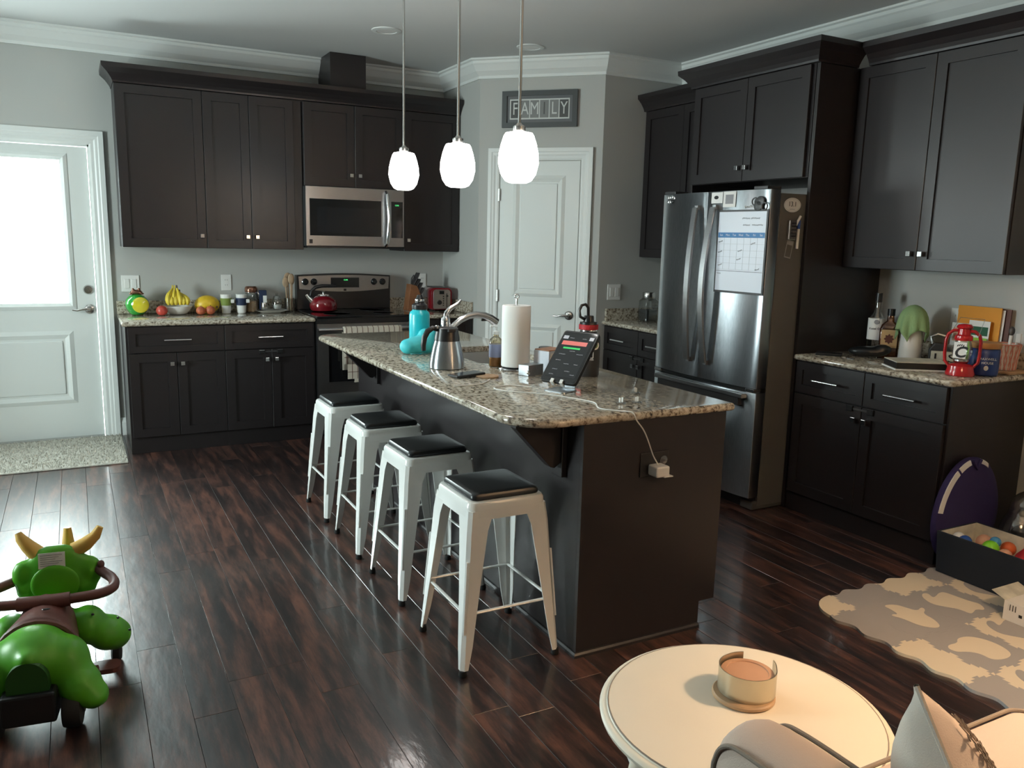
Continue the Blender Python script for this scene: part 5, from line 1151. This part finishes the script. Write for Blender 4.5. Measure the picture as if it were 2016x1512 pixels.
# ------------------------------------------------------------------ ride-on dinosaur
dn = thing('ride_on_dinosaur', 'green ride-on toy dinosaur with yellow horns and brown saddle', 'ride-on toy', (-.425, -3.68, 0), -.14)
b = MB()
b.ellipsoid((0, -.13, .205), (.105, .105, .095)).ellipsoid((0, -.02, .18), (.080, .15, .080)).ellipsoid((0, .12, .19), (.075, .09, .085))
for s in (-1, 1):
    b.ellipsoid((s*.085, -.14, .175), (.070, .080, .090)).ellipsoid((s*.125, -.175, .120), (.062, .070, .060)).ellipsoid((s*.162, -.195, .088), (.047, .052, .038))
    b.ellipsoid((s*.11, .12, .175), (.06, .07, .065)).ellipsoid((s*.165, .15, .125), (.062, .075, .058)).ellipsoid((s*.185, .17, .105), (.055, .07, .05))
b.ellipsoid((0, -.22, .24), (.03, .03, .03))
bd = b.build('body', 'dino_green', dn, remesh=.011)
MB().plate([(-.055, .14)]+[(.055*math.cos(a), .180+.062*math.sin(a)) for a in [PI-PI*k/14 for k in range(15)]]+[(.055, .14)], [], 0, .05, XZ).xf(TR(0, -.195, 0)).build('tail_recess', 'dino_dark', dn)
MB().box(-.072, .072, -.262, -.12, .055, .150).build('battery_box', 'black_plastic', dn, bevel=.008)
for s in (-1, 1):
    wh = MB().lathe([(.0, -.028), (.035, -.028), (.055, -.024), (.060, -.012), (.060, .012), (.055, .024), (.035, .028), (0, .028)], 26).xf(TR(s*.105, -.195, .060) @ RY(PI/2)).build('rear_wheel', 'black_rubber', dn, smooth=True)
    MB().lathe([(.022, 0), (.018, .004), (0, .004)], 14).xf(TR(s*.134, -.195, .060) @ RY(s*PI/2)).build('hub', 'dark_gray', wh)
    MB().lathe([(0, -.016), (.022, -.016), (.030, -.010), (.030, .010), (.022, .016), (0, .016)], 20).xf(TR(s*.185, .185, .030) @ RY(PI/2)).build('front_caster', 'black_rubber', dn, smooth=True)
    MB().tube([(s*.185, .185, .03), (s*.185, .178, .075)], .014, 10).build('caster_fork', 'dark_gray', dn, smooth=True)
    MB().rings([[(x, y, z) for x, y in rrect(s*.165-.045, s*.165+.045, .035, .105, .025, 5)] for z in (.030, .046)]).build('foot_pad', 'dino_brown', dn, smooth=True)
    MB().tube([(s*.105, .04, .055), (s*.14, .06, .042)], .012, 8).build('pad_arm', 'dino_brown', dn, smooth=True)
    for (y, z, x) in ((.105, .228, .135), (.14, .19, .205), (.165, .13, .236)): MB().ellipsoid((s*x, y-.03, z), (.005, .005, .004), 8, 6).build('screw_hole', 'black_plastic', dn)
# saddle: a curved sheet over the back
rs = []
for (y, w_, zt) in ((-.075, .115, .290), (-.06, .108, .296), (-.01, .098, .292), (.04, .088, .290), (.08, .082, .296), (.10, .078, .300)):
    ring = []
    for k in range(15):
        a = -1.75+3.5*k/14; ring.append((w_*math.sin(a)*1.0, y, zt-.118*(1-math.cos(a))*1.0))
    rs.append(ring)
b = MB(); b.rings(rs, closed=False); o = b.build('saddle', 'dino_brown', dn, smooth=True); md = o.modifiers.new('s', 'SOLIDIFY'); md.thickness = .016; md.offset = 0
MB().tube(rs[0], .011, 8).build('saddle_rim', 'dino_brown', dn, smooth=True)
MB().ellipsoid((.02, -.02, .306), (.012, .006, .003), 8, 6).build('saddle_slot', 'black_plastic', dn)
# handlebar ring
MB().tube(cr([(-.075, .27, .31), (-.15, .22, .300), (-.20, .16, .298), (-.205, .10, .300), (-.17, .068, .300), (-.08, .060, .298), (0, .058, .297), (.08, .060, .298), (.16, .072, .300), (.197, .105, .304), (.19, .16, .312), (.15, .21, .325), (.125, .25, .335)]), .0165, 10).build('handlebar', 'dino_brown', dn, smooth=True)
MB().tube([(-.075, .060, .298), (-.03, .058, .297), (.03, .058, .297), (.075, .060, .298)], .023, 12).build('handlebar_grip', 'dino_brown', dn, smooth=True)
MB().ellipsoid((.150, .215, .345), (.012, .014, .016), 10, 8).build('handlebar_knob', 'dino_brown', dn, smooth=True)
# head with frill seen from behind
b = MB(); b.ellipsoid((.008, .232, .300), (.105, .045, .070)).ellipsoid((.015, .235, .335), (.110, .038, .080)).ellipsoid((-.07, .232, .275), (.045, .035, .04)).ellipsoid((.09, .232, .272), (.045, .035, .04)).ellipsoid((.015, .26, .30), (.075, .07, .07)).ellipsoid((.015, .34, .28), (.055, .10, .055)).ellipsoid((-.085, .235, .325), (.040, .03, .055)).ellipsoid((.115, .235, .32), (.038, .03, .055)).ellipsoid((.015, .23, .395), (.07, .028, .032)).ellipsoid((.015, .245, .26), (.055, .05, .06))
hd = b.build('head', 'dino_green', dn, remesh=.009)
MB().ellipsoid((.012, .192, .300), (.074, .010, .068), 24, 14).build('frill_back', 'dino_green', dn, smooth=True)
MB().tube([(-.045, .245, .395), (-.070, .245, .425), (-.090, .25, .452), (-.098, .255, .470)], [.028, .023, .017, .010], 12).build('horn', 'horn_yellow', dn, smooth=True)
MB().tube([(.07, .245, .395), (.105, .245, .415), (.135, .25, .440), (.150, .255, .468)], [.028, .024, .018, .011], 12).build('horn', 'horn_yellow', dn, smooth=True)
MB().tube([(.035, .33, .32), (.035, .34, .39), (.035, .345, .445)], [.024, .020, .012], 12).build('horn', 'horn_yellow', dn, smooth=True)
lb = MB().box(-.042, .038, -.0015, 0, -.026, .026).xf(TR(.008, .1965, .384) @ RX(-.16)).build('warning_label', 'paper', dn)
for k in range(6): MB().box(-.036, .030 - .01*(k % 3), -.0022, -.0016, .017-k*.007, .019-k*.007).xf(TR(.008, .1965, .384) @ RX(-.16)).build('print_line', 'paper_print', lb)

# ------------------------------------------------------------------ table, candle
tbx, tby, tz, tr_ = 1.017, -5.243, .44, .323
rt = thing('side_table', 'round cream painted side table with worn edge', 'table', (tbx, tby, 0))
MB().lathe([(.27, tz-.034), (tr_-.022, tz-.034), (tr_-.010, tz-.030), (tr_-.002, tz-.022), (tr_, tz-.014), (tr_-.005, tz-.008), (tr_-.012, tz-.006), (tr_-.016, tz-.006), (tr_-.020, tz-.001), (tr_-.026, tz), (.15, tz), (0, tz)], 72).build('tabletop', 'table_cream', rt, smooth=True)
MB().lathe([(tr_-.0205, tz-.0004), (tr_-.019, tz-.0002), (tr_-.0175, tz-.0028)], 72, cap=False).build('edge_groove', 'piping', rt, smooth=True)
MB().lathe([(.255, tz-.0345), (.262, tz-.05), (.262, tz-.11), (.25, tz-.12), (.245, tz-.12), (.25, tz-.05), (.25, tz-.0345)], 60, cap=False).build('apron', 'white_metal', rt, smooth=True)
for k in range(4):
    a = PI/4+.62+k*PI/2; cx, cy = .24*math.cos(a), .24*math.sin(a); ox, oy = math.cos(a), math.sin(a)
    MB().tube([(cx, cy, tz-.036), (cx+.02*ox, cy+.02*oy, tz-.12), (cx+.012*ox, cy+.012*oy, .20), (cx, cy, .07), (cx+.03*ox, cy+.03*oy, .0)], [.026, .024, .018, .014, .018], 12).build('leg', 'table_cream', rt, smooth=True)
MB().lathe([(.0, .150), (.24, .150), (.245, .155), (.245, .165), (.24, .170), (0, .170)], 48).build('lower_shelf', 'table_cream', rt, smooth=True)
for a, ln_ in ((3.95, .035), (4.08, .025), (3.72, .02), (4.3, .05), (3.35, .03)):
    MB().tube([((tr_-.0010)*math.cos(a+d), (tr_-.0010)*math.sin(a+d), tz-.014+.002*math.sin(d*50)) for d in [ln_*q/4/tr_*1.0 for q in range(5)]], [.001, .0024, .003, .002, .001], 6).build('worn_patch', 'table_wear', rt)
cdx, cdy = 1.068, -5.200
tc_ = thing('wooden_coaster', 'round wooden coaster under the brass candle tin', 'coaster', (cdx-.012, cdy-.004, tz+.0005)); MB().lathe([(.068, 0), (.072, .003), (.072, .009), (.069, .012), (0, .012)], 36).build('disc', 'wood_light', tc_, smooth=True)
cd = thing('candle_tin', 'open brass band around a wooden disc on the round table', 'tin', (cdx, cdy, tz+.013))
ring_i, ring_o, ring_t = [], [], []
b = MB(); R = []
for k in range(49):
    a = .95+(2*PI-1.0)*k/48; r = .066+(.012*max(0, (k-42)/6)**1.5 if k > 42 else 0)+(.006*max(0, (6-k)/6) if k < 6 else 0)
    R.append([(r*math.cos(a), r*math.sin(a), 0), (r*math.cos(a), r*math.sin(a), .058), ((r-.0022)*math.cos(a), (r-.0022)*math.sin(a), .058), ((r-.0022)*math.cos(a), (r-.0022)*math.sin(a), 0)])
b.rings(R); b.build('metal_band', 'candle_tin', cd, smooth=True)
MB().lathe([(.060, 0), (.062, .003), (.062, .042), (.060, .046), (.048, .0465), (.047, .0445), (0, .0445)], 40).build('wooden_disc', 'candle_lid', cd, smooth=True)

# ------------------------------------------------------------------ armchair and pillow
chx = thing('armchair', 'beige linen armchair with piped edges in the foreground', 'armchair', (.61, -5.57, 0))
def arm(x0, x1, y1, y0, zt, nm):
    """rounded arm running back from its front end y1 to y0"""
    def sec(y, dz, dx):
        P = [(x0+dx, .14), (x0-.004+dx, .35), (x0-.002+dx, zt-.06-dz), (x0+.006+dx, zt-.015-dz), (x0+.022+dx, zt-.001-dz), ((x0+x1)/2, zt+.014-dz), (x1-.022-dx, zt+.002-dz), (x1-.004-dx, zt-.012-dz), (x1-dx, zt-.06-dz), (x1-dx, .14)]
        return [(x, y, z) for x, z in P]
    MB().rings([sec(y1, .030, .018), sec(y1-.010, .010, .006), sec(y1-.03, .0, 0), sec(y1-.2, -.004, 0), sec(y1-.45, 0, 0), sec(y0, 0, 0)]).build(nm, 'linen', chx, smooth=True, sub=1)
    for xp, s in ((x0+.007, -1), (x1-.007, 1)):
        MB().tube(cr([(xp, y1-.010, .20), (xp, y1-.008, zt-.12), (xp, y1-.012, zt-.05), (xp, y1-.034, zt-.016), (xp, y1-.075, zt-.006), (xp, y1-.18, zt-.003), (xp, y1-.4, zt-.004), (xp, y0, zt-.006)]), .0042, 8).build('piping', 'piping', chx, smooth=True)
arm(.0, .140, 0, -.82, .700, 'arm'); arm(.865, 1.005, -.20, -.82, .700, 'arm')
def cush(b, x0, x1, y0, y1, z0, z1, r, bul):
    def rg(d, z): return [(x, y, z) for x, y in rrect(x0+d, x1-d, y0+d, y1-d, max(r-d, .01), 5)]
    b.rings([rg(.02, z0), rg(.004, z0+.015), rg(0, (z0+z1)/2), rg(.002, z1-.012), rg(.010, z1-.002), rg(.06, z1+bul*.6), rg(.2, z1+bul)]); return b
cush(MB(), .145, .862, -.70, -.018, .37, .520, .05, .012).build('seat_cushion', 'linen', chx, smooth=True)
MB().tube([(.155, -.018, .518)]+[(x, y, .518) for x, y in rrect(.145, .862, -.70, -.018, .05, 6)[14:21][::-1]]+[(.862, -.60, .518)], .0045, 8).build('piping', 'piping', chx, smooth=True)
MB().box(.02, .985, -.80, -.03, .12, .365).build('seat_base', 'linen', chx, bevel=.01)
MB().rings([[(x, y, z) for x, y in rrect(.02, .985, -.98, -.83+.05*(1-q), .05, 5)] for q, z in ((0, .12), (.2, .5), (.6, .80), (.9, .84))]).build('backrest', 'linen', chx, smooth=True)
for x in (.05, .955):
    for y in (-.06, -.90): MB().lathe([(.016, 0), (.022, .06), (.026, .12)], 12, (x, y, 0)).build('leg', 'cabinet', chx, smooth=True)
pw_ = thing('throw_pillow', 'white printed throw pillow leaning on the armchair seat', 'pillow', (0, 0, 0))
S = .148; n = 16
def pil(sgn):
    b = MB(); V = {}
    for i in range(n+1):
        for j in range(n+1):
            u_, v_ = -1+2*i/n, -1+2*j/n
            e = (1-u_**2)*(1-v_**2); h = .080*max(e, 0)**.5
            px, py = u_*(1-.10*(1-v_*v_)), v_*(1-.10*(1-u_*u_))
            V[i, j] = b.bm.verts.new((S*px, S*py, sgn*h))
    for i in range(n):
        for j in range(n): b.bm.faces.new((V[i, j], V[i+1, j], V[i+1, j+1], V[i, j+1]))
    return b
pf = pil(1).build('front_cover', 'pillow_front', pw_, smooth=True); pil(-1).build('back_cover', 'pillow_back', pw_, smooth=True)
ed = []
for k in range(65):
    q = k/64*4; s_ = int(q) % 4; f_ = -1+2*(q-int(q)); w_ = 1-.10*(1-f_*f_)
    ed.append(((S*f_, -S*w_, 0), (S*w_, S*f_, 0), (-S*f_, S*w_, 0), (-S*w_, -S*f_, 0))[s_])
MB().tube(ed, .0045, 6, cap=False).build('piping', 'pillow_back', pw_, smooth=True)
def pz(u_, v_): return .080*max((1-u_*u_)*(1-v_*v_), 0)**.5+.0016
def sprig(u0, v0, a, L_, nl):
    b = MB(); pts = []
    for k in range(nl+1):
        u_, v_ = u0+math.cos(a)*L_*k/nl, v0+math.sin(a)*L_*k/nl; pts.append((S*u_, S*v_, pz(u_, v_)))
    b.tube(pts, .0012, 5)
    for k in range(1, nl+1):
        for s in (-1, 1):
            aa = a+s*.9; u_, v_ = u0+math.cos(a)*L_*k/nl+math.cos(aa)*.055, v0+math.sin(a)*L_*k/nl+math.sin(aa)*.055
            b.ellipsoid((S*u_, S*v_, pz(u_, v_)), (.0075, .0035, .0012), 8, 5, Matrix.Rotation(aa, 3, 'Z'))
    return b.build('leaf_print', 'piping', pf)
for q in ((-.62, .45, .3, .45, 5), (-.75, -.55, 1.2, .45, 5), (-.1, .7, -.4, .5, 5), (.1, -.65, .4, .6, 6), (-.25, .1, -.2, .65, 7), (.4, .4, 1.0, .4, 4), (-.2, -.3, .1, .7, 7), (-.6, -.8, .35, .5, 5), (-.8, -.35, 1.0, .4, 4), (-.1, -.85, .2, .6, 6), (-.55, -.45, -.6, .35, 4), (-.85, .1, .9, .45, 5), (-.4, -.65, .7, .4, 4)): sprig(*q)
PT = Vector((.850, -5.76, .812)); e2 = Vector((.62, .42, -.66)).normalized(); e1 = Vector((-.22, -.72, -.66)); e1 = (e1-e2*e1.dot(e2)).normalized(); Nn = e1.cross(e2).normalized()
if Nn.y > 0: Nn = -Nn
ax, ay = (e1, e2) if e1.cross(e2).dot(Nn) > 0 else (e2, e1)
M = Matrix((ax, ay, Nn)).transposed().to_4x4(); M.translation = PT+(e1+e2)*S; pw_.matrix_world = M

# ------------------------------------------------------------------ living-room floor lamp (stands right of the armchair, outside the picture)
fl_ = thing('floor_lamp', 'floor lamp with linen shade right of the armchair', 'floor lamp', (1.90, -5.85, 0))
MB().lathe([(.14, 0), (.14, .015), (.03, .03), (.012, .04)], 28).build('base', 'nickel', fl_, smooth=True); MB().tube([(0, 0, .035), (0, 0, 1.50)], .010, 10).build('pole', 'nickel', fl_, smooth=True)
MB().lathe([(.20, 1.42), (.15, 1.70)], 32, cap=False).build('shade', 'lamp_linen', fl_, smooth=True)
L_ = bpy.data.lights.new('floor_lamp_bulb', 'POINT'); L_.energy = 78; L_.color = (1, .66, .39); L_.shadow_soft_size = .06
o = bpy.data.objects.new('floor_lamp_bulb', L_); C.objects.link(o); o.parent = fl_; o.location = (0, 0, 1.58)
